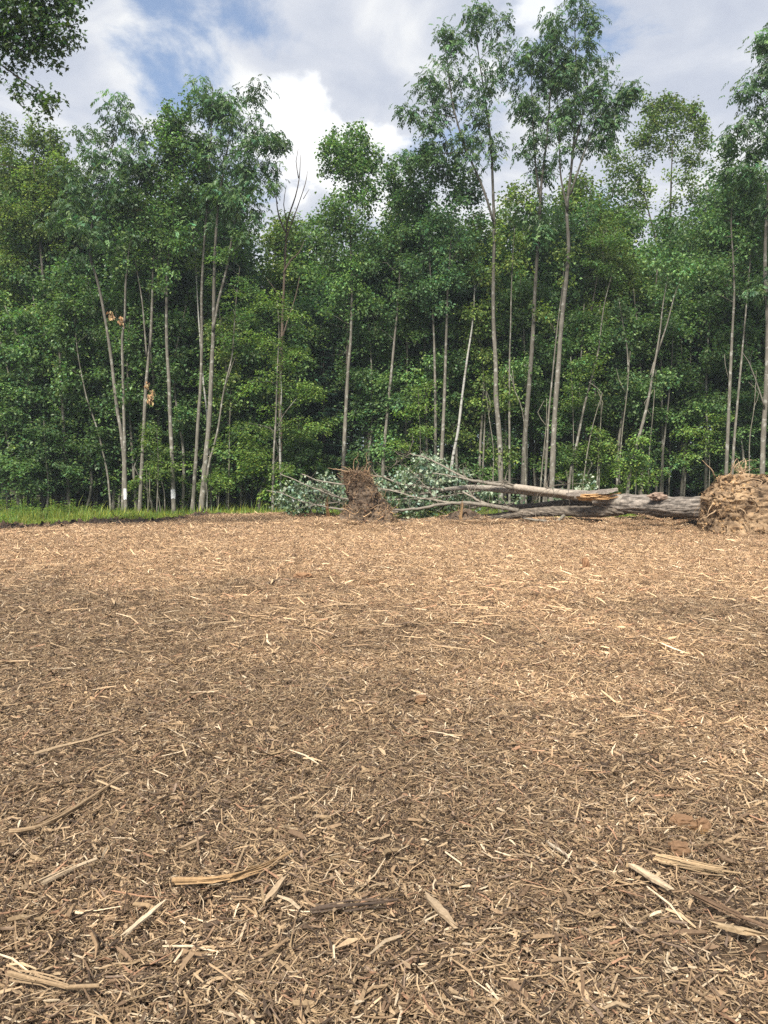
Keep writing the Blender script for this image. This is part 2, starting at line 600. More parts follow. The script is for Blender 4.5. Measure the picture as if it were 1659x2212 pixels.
def gn_scatter(name, pts, rot, scl, idx, sources, mat):
    """one object whose geometry nodes put a source patch on every point"""
    col = bpy.data.collections.new(name + '_sources')
    for i, me in enumerate(sources):
        o = bpy.data.objects.new('%s_%02d' % (name, i), me)
        col.objects.link(o)
    me = bpy.data.meshes.new(name)
    me.vertices.add(len(pts))
    me.vertices.foreach_set('co', pts.astype(np.float32).ravel())
    for nm, typ, dat in (('rot', 'FLOAT_VECTOR', rot), ('scl', 'FLOAT_VECTOR', scl)):
        a = me.attributes.new(nm, typ, 'POINT')
        a.data.foreach_set('vector', dat.astype(np.float32).ravel())
    a = me.attributes.new('idx', 'INT', 'POINT')
    a.data.foreach_set('value', idx.astype(np.int32))
    me.materials.append(mat)
    ob = bpy.data.objects.new(name, me)
    C.objects.link(ob)
    ng = bpy.data.node_groups.new(name + '_scatter', 'GeometryNodeTree')
    ng.interface.new_socket('Geometry', in_out='INPUT', socket_type='NodeSocketGeometry')
    ng.interface.new_socket('Geometry', in_out='OUTPUT', socket_type='NodeSocketGeometry')
    gi, go = ng.nodes.new('NodeGroupInput'), ng.nodes.new('NodeGroupOutput')
    m2p = ng.nodes.new('GeometryNodeMeshToPoints')
    ci = ng.nodes.new('GeometryNodeCollectionInfo')
    ci.inputs[0].default_value = col
    ci.inputs['Separate Children'].default_value = True
    ci.inputs['Reset Children'].default_value = True
    iop = ng.nodes.new('GeometryNodeInstanceOnPoints')
    iop.inputs['Pick Instance'].default_value = True

    def named(nm, typ):
        n = ng.nodes.new('GeometryNodeInputNamedAttribute')
        n.data_type = typ
        n.inputs['Name'].default_value = nm
        return n.outputs['Attribute']
    L = ng.links.new
    L(gi.outputs[0], m2p.inputs[0])
    L(m2p.outputs[0], iop.inputs['Points'])
    L(ci.outputs[0], iop.inputs['Instance'])
    L(named('idx', 'INT'), iop.inputs['Instance Index'])
    L(named('rot', 'FLOAT_VECTOR'), iop.inputs['Rotation'])
    L(named('scl', 'FLOAT_VECTOR'), iop.inputs['Scale'])
    L(iop.outputs[0], go.inputs[0])
    md = ob.modifiers.new('scatter', 'NODES')
    md.node_group = ng
    return ob


def ground_tilt(x, y):
    e = 0.15
    return np.arctan((gh(x, y + e) - gh(x, y - e)) / (2 * e)), -np.arctan((gh(x + e, y) - gh(x - e, y)) / (2 * e))


def build_mulch():
    srcs = []
    for k in range(9):
        mb = MB()
        kinds = [(2300, 0.021, 0.0026, 0.0, 0.026, 0.32), (680, 0.034, 0.0038, 0.008, 0.032, 0.30), (90, 0.05, 0.0062, 0.014, 0.036, 0.24), (18, 0.09, 0.0052, 0.018, 0.038, 0.18)]
        for n, l, w, z0, z1, ti in kinds:
            mb.add(*(lambda v, q, c: (v, None, q, c))(*chip_rows(n, l, w, 0.52, z0, z1, ti)))
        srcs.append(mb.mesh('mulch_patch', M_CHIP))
    for k in range(3):                     # long straws
        mb = MB()
        v, q, c = chip_rows(26, 0.16, 0.0075, 0.7, 0.03, 0.06, 0.14)
        mb.add(v, None, q, c * 1.15)
        srcs.append(mb.mesh('mulch_straws', M_CHIP))
    for k in range(3):                     # small dark heaps of bark and soil-stained shreds
        mb = MB()
        v, q, c = chip_rows(150, 0.05, 0.006, 0.20, 0.0, 0.03, 0.3)
        v[:, 2] += 0.025 * np.exp(-(v[:, 0] ** 2 + v[:, 1] ** 2) / 0.012) + .015
        mb.add(v, None, q, c * np.array([.6, .56, .52]))
        srcs.append(mb.mesh('mulch_heap', M_CHIP))
    P = []
    sp = 0.37
    for y in np.arange(0.9, 33, sp):
        hw = 0.52 * y + 3.2
        for x in np.arange(-hw, hw, sp):
            P.append((x, y))
    P = np.array(P)
    P += rng.uniform(-0.5, 0.5, P.shape) * sp
    edge = mulch_edge(P[:, 0]) + 0.7 * fbm(np.c_[P * 0.7, np.zeros(len(P))], 3)
    P = P[P[:, 1] < edge]
    n = len(P)
    tx, ty = ground_tilt(P[:, 0], P[:, 1])
    pts = np.c_[P, gh(P[:, 0], P[:, 1]) - 0.004]
    rot = np.c_[tx, ty, rng.uniform(0, 6.283, n)]
    s = rng.uniform(0.85, 1.25, n)
    s = s * np.interp(P[:, 1], [0, 5, 12, 26], [0.92, 1.0, 1.15, 1.5])
    scl = np.c_[s, s, rng.uniform(0.8, 1.3, n) * np.interp(P[:, 1], [0, 8, 25], [1, 1.2, 2.0])]
    idx = rng.integers(0, 9, n)
    ye = np.concatenate([rng.uniform(7, 27, 620), 9 + 16 * rng.uniform(0, 1, 40)])
    xe = rng.uniform(-1, 1, len(ye)) * (.52 * ye + 1.5)
    ie = np.concatenate([rng.integers(9, 12, 620), rng.integers(12, 15, 40)])
    ok = ye < mulch_edge(xe) - .2
    xe, ye, ie = xe[ok], ye[ok], ie[ok]
    se = rng.uniform(.6, 1.3, len(xe))
    pts = np.vstack([pts, np.c_[xe, ye, gh(xe, ye) + .012]])
    rot = np.vstack([rot, np.c_[np.zeros((len(xe), 2)), rng.uniform(0, 6.283, len(xe))]])
    scl = np.vstack([scl, np.c_[se, se * rng.uniform(.6, 1.4, len(xe)), se]])
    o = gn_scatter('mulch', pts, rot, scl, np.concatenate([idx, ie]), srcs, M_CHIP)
    tag(o, 'matted layer of tan and brown shredded wood mulch over the clearing', 'mulch', kind='stuff')


build_mulch()


# ------------------------------------------------------------------ leaves and trees
def put_leaves(mb, B, D, Nn, L, Wd, col, fold=0.18):
    n = len(B)
    D = unit(D)
    S = unit(np.cross(D, Nn))
    U = np.cross(S, D)
    L = np.broadcast_to(L, (n,))[:, None]
    Wd = np.broadcast_to(Wd, (n,))[:, None]
    tip = B + D * L - U * L * 0.12
    l = B + D * L * 0.45 - S * Wd * 0.5 + U * Wd * fold
    r = B + D * L * 0.45 + S * Wd * 0.5 + U * Wd * fold
    V = np.stack([B, r, tip, l], 1).reshape(-1, 3)
    i = np.arange(n)[:, None] * 4
    T = np.concatenate([i + np.array([[0, 1, 2]]), i + np.array([[0, 2, 3]])], 0)
    mb.add(V, T, None, np.repeat(col, 4, axis=0))


LOBE = np.array([(0, 0), (.20, -.02), (.42, .14), (.26, .26), (.52, .52), (.22, .50), (.14, .72), (0, 1.0),
                 (-.14, .72), (-.22, .50), (-.52, .52), (-.26, .26), (-.42, .14), (-.20, -.02)])


def put_lobed(mb, B, D, Nn, L, col):
    """maple-like leaves with five points, for the nearer crowns"""
    n = len(B)
    D = unit(D)
    S = unit(np.cross(D, Nn))
    U = np.cross(S, D)
    L = np.broadcast_to(L, (n,))[:, None, None]
    q = LOBE
    V = B[:, None, :] + L * (q[None, :, 0, None] * S[:, None, :] + q[None, :, 1, None] * D[:, None, :]) + L * U[:, None, :] * (np.abs(q[:, 0]) * 0.3 - 0.15 * q[:, 1] ** 2)[None, :, None]
    k = len(q)
    tri = np.array([(0, 1, 2), (0, 2, 3), (0, 3, 5), (3, 4, 5), (0, 5, 6), (0, 6, 7), (0, 7, 8), (0, 8, 9), (0, 9, 11), (9, 10, 11), (0, 11, 12), (0, 12, 13)])
    T = (np.arange(n)[:, None, None] * k + tri[None]).reshape(-1, 3)
    mb.add(V.reshape(-1, 3), T, None, np.repeat(col, k, axis=0))


def tint(n, base, var=0.22, warm=0.12):
    base = np.asarray(base)
    k = rng.lognormal(0, var, (n, 1))
    w = rng.normal(0, warm, (n, 1))
    return np.clip(base * k * np.hstack([1 + w * 1.4, 1 + w * 0.3, 1 - w * 0.6]), 0.004, 0.6)


GREEN = {'maple': (0.102, 0.170, 0.056), 'maple_yellow': (0.132, 0.186, 0.050), 'ash': (0.092, 0.158, 0.068), 'beech': (0.138, 0.208, 0.050),
         'shade': (0.094, 0.160, 0.060), 'dark': (0.072, 0.132, 0.056)}


def cluster_leaves(mb, CP_, kind, rad, nper, size=1.0, hue=None, center=None):
    """leaves of one species around the twig ends CP_"""
    CP_ = np.asarray(CP_, float)
    m = len(CP_)
    base = GREEN[hue or kind]
    cl = rng.lognormal(0, 0.26, (m, 1))
    if kind == 'ash':
        k = max(3, int(nper * 2.7) // 7)
        n = m * k
        cc = np.repeat(CP_, k, axis=0)
        az = rng.uniform(0, 6.283, n)
        h = np.stack([np.cos(az), np.sin(az), np.zeros(n)], -1)
        B0 = cc + rng.normal(0, 1, (n, 3)) * np.array([rad, rad, rad * 0.8]) * 0.5
        RL = 0.30 * size * rng.uniform(0.75, 1.2, n)
        up = np.array([0, 0, 1.0])
        colr = tint(n, base) * np.repeat(cl, k, axis=0)
        side = np.cross(h, up)
        droop = rng.uniform(0.4, 1.1, n)
        for s, tt in ((1, .35), (-1, .35), (1, .62), (-1, .62), (1, .85), (-1, .85), (0, 1.0)):
            p = B0 + h * (RL * tt)[:, None] + up * (RL * (0.25 * tt - droop * tt * tt))[:, None]
            d = h * 0.75 + side * (0.75 * s) - up * (0.35 + 0.8 * droop * tt)[:, None] + rng.normal(0, 0.18, (n, 3))
            nn = up * 0.8 + h * 0.6 + rng.normal(0, 0.3, (n, 3))
            put_leaves(mb, p, d, nn, 0.15 * size * rng.uniform(0.8, 1.15, n), 0.062 * size, colr * rng.uniform(0.85, 1.15, (n, 1)), 0.1)
        return
    nper = int(nper * 2.1)
    n = m * nper
    cc = np.repeat(CP_, nper, axis=0)
    clr = np.repeat(cl, nper, axis=0)
    up = np.array([0, 0, 1.0])
    az = rng.uniform(0, 6.283, n)
    h = np.stack([np.cos(az), np.sin(az), np.zeros(n)], -1)
    if kind == 'beech':            # flat layered sprays
        rr = rad * np.sqrt(rng.uniform(0, 1, n))
        pit = np.repeat(rng.normal(0, 0.30, (m, 2)), nper, axis=0)
        off = h * rr[:, None]
        B = cc + off + up * (off[:, 0] * pit[:, 0] + off[:, 1] * pit[:, 1] - 0.3 * rr ** 2 / max(rad, .1) + rng.normal(0, 0.09, n))[:, None]
        d = h + rng.normal(0, 0.5, (n, 3)) * np.array([1, 1, 0.35]) - up * 0.3
        nn = up + rng.normal(0, 0.3, (n, 3))
        put_leaves(mb, B, d, nn, 0.115 * size * rng.uniform(0.75, 1.2, n), 0.075 * size, tint(n, base) * clr, 0.12)
        return
    B = cc + rng.normal(0, 1, (n, 3)) * np.array([rad, rad, rad * 0.72]) * 0.52
    d = h * 0.8 + unit(B - cc) * 0.5 - up * rng.uniform(0.05, 0.9, n)[:, None]
    nn = up * 0.9 + h * 0.35 + rng.normal(0, 0.38, (n, 3))
    ls = rng.uniform(0.55, 1.3, n)
    put_leaves(mb, B, d, nn, 0.13 * size * ls, 0.11 * size * ls, tint(n, base) * clr, 0.15)


def smooth_path(P, step=0.35):
    """Catmull-Rom through the points, resampled"""
    P = np.asarray(P, float)
    if len(P) < 3:
        n = max(2, int(np.linalg.norm(P[-1] - P[0]) / step) + 1)
        return P[0] + (P[-1] - P[0]) * np.linspace(0, 1, n)[:, None]
    E = np.vstack([2 * P[0] - P[1], P, 2 * P[-1] - P[-2]])
    out = []
    for i in range(1, len(E) - 2):
        n = max(1, int(np.linalg.norm(E[i + 1] - E[i]) / step))
        for t in np.linspace(0, 1, n, endpoint=False):
            a, b, c, d = E[i - 1], E[i], E[i + 1], E[i + 2]
            out.append(0.5 * (2 * b + (c - a) * t + (2 * a - 5 * b + 4 * c - d) * t * t + (3 * b - a - 3 * c + d) * t ** 3))
    out.append(P[-1])
    return np.array(out)


def blob_points(blobs, gap):
    """twig ends spread through the crown's lobes; blobs = (centre, radii, density)"""
    pts = []
    for c, r, dens in blobs:
        vol = 4.19 * r[0] * r[1] * r[2]
        n = max(4, int(dens * vol / gap ** 3))
        v = unit(rng.normal(0, 1, (n, 3)))
        rr = rng.uniform(0, 1, n) ** 0.42
        wob = 1 + 0.9 * fbm(v * 2.2 + np.asarray(c), 5, 3)
        pts.append(np.asarray(c) + v * (rr * wob)[:, None] * np.asarray(r))
    return np.vstack(pts)


def branchwork(mb, stems, tips, col=(1, 1, 1), rise=0.5, rmax=0.05, first=1.5):
    """thin limbs from the stems to every twig end; stems = [(points, radii)]"""
    nodes, rad = [], []
    for P, R in stems:
        z0 = P[0][2]
        k = P[:, 2] > z0 + first
        nodes.append(P[k])
        rad.append(np.asarray(R)[k])
    nodes, rad = np.vstack(nodes), np.concatenate(rad)
    dmin = np.array([np.min(np.linalg.norm(nodes - t, axis=1)) for t in tips])
    for i in np.argsort(dmin):
        t = tips[i]
        dv = t - nodes
        dist = np.linalg.norm(dv, axis=1)
        hd = np.linalg.norm(dv[:, :2], axis=1)
        cost = dist + 1.6 * np.maximum(0, rise * hd - dv[:, 2])
        j = int(np.argmin(cost))
        p, r0 = nodes[j], rad[j]
        ln = dist[j]
        if ln < 0.08:
            continue
        n = 3 if ln < 0.9 else 5
        s = np.linspace(0, 1, n)[:, None]
        path = p + (t - p) * s + np.array([0, 0, 1.0]) * (0.12 * ln * np.sin(math.pi * s)) * rng.uniform(-0.4, 1.0) + rng.normal(0, 0.035 * ln, (n, 3)) * np.sin(math.pi * s)
        ra = min(r0 * 0.62, 0.009 + 0.010 * ln, rmax)
        R = np.linspace(ra, max(0.0035, ra * 0.35), n)
        mb.tube(path, R, 4 if ra > 0.012 else 3, col, cap=False)
        nodes = np.vstack([nodes, path[1:]])
        rad = np.concatenate([rad, R[1:]])


def stem_radii(P, r0, r1, flare=0.5):
    n = len(P)
    s = np.linspace(0, 1, n)
    R = r0 * (1 - s) ** 0.75 + r1
    hgt = P[:, 2] - P[0][2]
    return R * (1 + flare * np.exp(-hgt / 0.22))


def px_tree(name, label, cat, Y, stems, blobs, kind, hue=None, gap=0.70, nper=34, rad=0.44, size=1.0, bark=None, group=None, rise=0.5,
            first=1.5, depth=0.8, jitter=0.0, wood=(1, 1, 1), tube_sides=8):
    """stems: list of (picture points from base to top, base radius); blobs: picture ellipses (u, v, ru, rv[, density[, dY]])"""
    k = Y / F
    b0 = at(*stems[0][0][0], Y)
    base = np.array([b0[0], Y, gh(b0[0], Y) - 0.03])
    root = empty(name, base)
    wm = MB()
    ST = []
    for pts, r0 in stems:
        P3 = np.array([at(u, v, Y) for u, v in pts])
        P3[1:, 1] += np.cumsum(rng.normal(0, 0.07, len(P3) - 1))
        if pts[0][1] > 980:
            P3[0][2] = base[2]
            P3 = P3[[0] + [i for i in range(1, len(P3)) if P3[i][2] > base[2] + 0.1]]
        P3 = smooth_path(P3, 0.3)
        r0 *= 0.8
        R = stem_radii(P3, r0, 0.008 if r0 < .2 else .02, 0.3 if pts[0][1] > 980 else 0.0)
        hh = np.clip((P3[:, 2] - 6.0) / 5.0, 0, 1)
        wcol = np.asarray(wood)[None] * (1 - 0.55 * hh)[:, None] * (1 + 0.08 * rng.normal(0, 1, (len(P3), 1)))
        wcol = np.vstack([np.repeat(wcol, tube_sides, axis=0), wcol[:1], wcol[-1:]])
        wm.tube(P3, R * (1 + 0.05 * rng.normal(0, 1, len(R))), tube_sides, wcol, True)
        ST.append((P3, R))
    if blobs:
        B3 = []
        for b in blobs:
            dens = b[4] if len(b) > 4 else 1.0
            dy = b[5] if len(b) > 5 else 0.0
            c = at(b[0], b[1], Y + dy)
            B3.append((c, (b[2] * k, max(0.45, depth * 0.5 * (b[2] + b[3]) * k), b[3] * k), dens))
        tips = blob_points(B3, gap)
        tips = tips[tips[:, 2] > 0.5]
        branchwork(wm, ST, tips, np.asarray(wood) * 0.5, rise, first=first)
        cm = MB()
        cluster_leaves(cm, tips, kind, rad, nper, size, hue)
        if kind == 'maple' and len(blobs) > 2:          # upright leading shoots along the top of the crown
            sh = []
            for c, r_, dn in B3[:min(6, max(2, len(B3) // 2))]:
                for q in range(4):
                    a = rng.uniform(-.8, .8, 2)
                    zt = math.sqrt(max(.05, 1 - min(.95, a[0] ** 2 + a[1] ** 2)))
                    p0 = np.asarray(c) + np.array([a[0] * r_[0], a[1] * r_[1], zt * r_[2] * .75])
                    hs = rng.uniform(.4, 1.0)
                    for z in np.arange(0, hs, .13):
                        sh.append(p0 + np.array([rng.normal(0, .03), rng.normal(0, .03), z]))
            cluster_leaves(cm, np.array(sh), kind, .24, 9, size, hue)
        cm.build('crown', M_LEAF, root, False, base)
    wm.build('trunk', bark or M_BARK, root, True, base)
    tag(root, label, cat, group)
    return root, base, ST


# ------------------------------------------------------------------ the fallen tree and the root balls
def fibres(mb, surf, nrm, n, Lm, r, col=(1, 1, 1), droop=0.6, flat=0.0, var=0.3):
    """thin curling roots growing from points of a surface"""
    idx = rng.integers(0, len(surf), n)
    for i in idx:
        p, d = surf[i], unit(nrm[i] + rng.normal(0, 0.7, 3))
        L = Lm * rng.lognormal(0, 0.5)
        pts = [p - d * 0.03]
        for k in range(4):
            d = unit(d + rng.normal(0, 0.38, 3) + np.array([0, 0, -droop * 0.35]) - nrm[i] * flat * 0.4)
            pts.append(pts[-1] + d * L / 4)
        ra = r * rng.lognormal(0, 0.4)
        mb.tube(np.array(pts), np.linspace(ra, ra * 0.3, 5), 3, np.asarray(col) * rng.lognormal(0, var), cap=False)


def clods(mb, surf, nrm, n, size, cols):
    """small crumbs and flakes of soil stuck on a surface"""
    idx = rng.integers(0, len(surf), n)
    for i in idx:
        p = surf[i]
        a = unit(rng.normal(0, 1, 3) + np.array([0, 0, -0.3]))
        b = unit(np.cross(a, nrm[i] + rng.normal(0, .3, 3)))
        c = unit(nrm[i] + rng.normal(0, .4, 3))
        s = size * rng.lognormal(0, 0.5)
        q = np.array([p - a * s, p + b * s * .5 + c * s * .2, p + a * s * .9, p - b * s * .5 + c * s * .1, p + c * s * .55])
        mb.add(q, [(0, 1, 4), (1, 2, 4), (2, 3, 4), (3, 0, 4)], None, np.asarray(cols[rng.integers(0, len(cols))]) * rng.uniform(0.75, 1.25))


def ring_mass(rows, Y, dfac, seed, amp, e=0.8):
    """a heap given by its outline: rows = (v, u_left, u_right) in the picture at distance Y, bottom row first"""
    na, nr = 190, 100
    vs = np.interp(np.linspace(0, 1, nr), np.linspace(0, 1, len(rows)), [r[0] for r in rows])
    ul = np.interp(np.linspace(0, 1, nr), np.linspace(0, 1, len(rows)), [r[1] for r in rows])
    ur = np.interp(np.linspace(0, 1, nr), np.linspace(0, 1, len(rows)), [r[2] for r in rows])
    V, Nn = [], []
    ang = np.linspace(0, 2 * math.pi, na, endpoint=False)
    for i in range(nr):
        a, b = at(ul[i], vs[i], Y), at(ur[i], vs[i], Y)
        c, hw = (a + b) / 2, (b[0] - a[0]) / 2
        ca, sa_ = np.cos(ang), np.sin(ang)
        V.append(np.stack([c[0] + hw * np.sign(ca) * np.abs(ca) ** e, Y + hw * dfac * np.sign(sa_) * np.abs(sa_) ** e, np.full(na, c[2])], -1))
        Nn.append(np.stack([ca, sa_, np.full(na, 0.25)], -1))
    V, Nn = np.array(V).reshape(-1, 3), unit(np.array(Nn).reshape(-1, 3))
    Wp = V + 0.25 * np.stack([fbm(V * 2.0, seed + q, 2) for q in (50, 51, 52)], -1)
    f = fbm(Wp * 2.2, seed, 5)
    f2 = np.abs(fbm(Wp * np.array([5.0, 5.0, 8.5]), seed + 9, 5))
    V = V + Nn * (amp * f + amp * 0.75 * (0.25 - f2))[:, None]
    i = np.arange(nr - 1)[:, None] * na
    j = np.arange(na)[None, :]
    k = (j + 1) % na
    Q = np.stack([i + j, i + k, i + na + k, i + na + j], -1).reshape(-1, 4)
    topc = V[-na:].mean(0) + np.array([0, 0, 0.05])
    V2 = np.vstack([V, topc])
    T = np.stack([(nr - 1) * na + np.arange(na), (nr - 1) * na + (np.arange(na) + 1) % na, np.full(na, len(V))], -1)
    return V2, T, Q, V, Nn


def part_tube(name, parent, pts, r0, r1, mat, base, sides=10, step=0.25, rough=0.03, col=(1, 1, 1), wob=0.0, label=None):
    P = smooth_path(np.array(pts), step)
    if wob:
        P[1:-1] += rng.normal(0, wob, (len(P) - 2, 3))
    R = np.interp(np.linspace(0, 1, len(P)), np.linspace(0, 1, 2), [r0, r1])
    mb = MB()
    if rough > 0.055:
        cv = np.asarray(col)[None] * rng.lognormal(0, .3, (len(P) * sides + 2, 1))
        mb.tube(P, R, sides, cv, True, rough)
    else:
        mb.tube(P, R, sides, col, True, rough)
    o = mb.build(name, mat, parent, rough <= 0.055, base)
    if label:
        o['label'] = label
    return o, P, R


def build_root_ball_right(root, base):
    """the soil plate still holding the fallen tree's roots"""
    rows = [(1178, 1526, 1770), (1162, 1530, 1765), (1142, 1527, 1757), (1118, 1532, 1750), (1098, 1527, 1745), (1080, 1522, 1740), (1064, 1527, 1735), (1052, 1540, 1722), (1041, 1550, 1700), (1033, 1556, 1672), (1028, 1563, 1640)]
    V2, T, Q, V, Nn = ring_mass(rows, 20.5, 0.55, 21, 0.24, 0.62)
    V = V2
    Nn = np.vstack([Nn, [[0, 0, 1.0]]])
    mb = MB()
    mb.add(V, T, Q)
    ball = mb.build('root_ball', M_TANSOIL, root, True, base)
    ball['label'] = 'tan soil root ball torn up with the trunk'
    vis = (Nn[:, 1] < 0.45) & (V[:, 2] > 0.05)
    sv, sn = V[vis], Nn[vis]
    fm = MB()
    fibres(fm, sv, sn, 420, 0.15, 0.005, (0.6, 0.52, 0.43), 0.9, 0.9, .6)
    topk = sn[:, 2] > 0.35
    fibres(fm, sv[topk], sn[topk], 90, 0.28, 0.008, (1.15, 1.1, 1.0), 0.2, 0.2)
    lf = (sn[:, 0] < -0.2)
    fibres(fm, sv[lf], sn[lf], 260, 0.2, 0.006, (0.7, 0.6, 0.5), 1.2, 0.6)
    o = fm.build('fine_roots', M_ROOT, ball, False, base)
    o['kind'] = 'stuff'
    cm = MB()
    clods(cm, sv, sn, 1100, 0.045, [(1.25, 1.15, 1.0), (0.8, 0.75, 0.7), (0.4, 0.37, 0.34), (1.5, 1.4, 1.2)])
    o = cm.build('soil_crumbs', M_TANSOIL, ball, False, base)
    o['kind'] = 'stuff'
    # larger single roots
    big = [[(1545, 1030, 20.5), (1540, 1018, 20.4), (1528, 1005, 20.4), (1517, 994, 20.4)], [(1577, 1035, 20.3), (1580, 1018, 20.3), (1583, 1005, 20.2), (1592, 990, 20.3)],
           [(1586, 1012, 20.2), (1592, 1003, 20.2), (1601, 996, 20.2)], [(1600, 1038, 20.2), (1606, 1022, 20.2), (1602, 1008, 20.2)], [(1560, 1036, 20.3), (1570, 1028, 20.2), (1580, 1020, 20.2)],
           [(1548, 1078, 20.2), (1535, 1096, 20.0), (1528, 1112, 19.9)], [(1547, 1102, 20.1), (1530, 1113, 19.9), (1512, 1122, 19.8)],
           [(1600, 1042, 20.0), (1625, 1035, 19.8), (1645, 1040, 19.7), (1640, 1050, 19.6)], [(1585, 1060, 19.9), (1612, 1052, 19.8), (1635, 1056, 19.7), (1655, 1066, 19.7)],
           [(1618, 1072, 19.8), (1640, 1078, 19.6), (1660, 1074, 19.6)], [(1590, 1095, 19.9), (1608, 1105, 19.7), (1620, 1118, 19.7), (1638, 1121, 19.7)],
           [(1600, 1120, 19.9), (1612, 1138, 19.7), (1622, 1155, 19.6)], [(1570, 1128, 20.0), (1574, 1145, 19.8), (1568, 1160, 19.7)]]
    for b in big:
        part_tube('root', ball, [at(*q) for q in b], 0.022, 0.006, M_ROOT, base, 5, 0.08, 0.05, (1.0, 0.92, 0.82), 0.012)
    return ball


def fallen_leaves(mb, blobs, n_per_m3):
    for (u, v, ru, rv, Y, n) in blobs:
        Y += 0.55
        n = int(n * 0.8)
        k = Y / F
        c = at(u, v, Y)
        nc = max(3, n // 26)
        dv = unit(rng.normal(0, 1, (nc, 3))) * (rng.uniform(0, 1, (nc, 1)) ** 0.4)
        cl = c + dv * np.array([ru * k, 0.75 * (ru + rv) * 0.5 * k + 0.25, rv * k])
        cl[:, 2] = np.maximum(cl[:, 2], 0.12)
        m = nc * 26
        B = np.repeat(cl, 26, axis=0) + rng.normal(0, 0.15, (m, 3))
        B[:, 2] = np.maximum(B[:, 2], 0.05)
        d = rng.normal(0, 1, (m, 3)) + np.array([0.2, 0, -0.5])
        nn = rng.normal(0, 1, (m, 3)) + np.array([0, -0.7, 0.5])
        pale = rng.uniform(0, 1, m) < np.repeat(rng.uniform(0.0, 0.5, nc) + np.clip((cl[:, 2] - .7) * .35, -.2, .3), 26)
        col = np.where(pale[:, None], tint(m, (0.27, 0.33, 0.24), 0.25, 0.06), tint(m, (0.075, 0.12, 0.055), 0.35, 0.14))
        put_lobed(mb, B, d, nn, 0.12 * rng.uniform(0.65, 1.15, m), col)


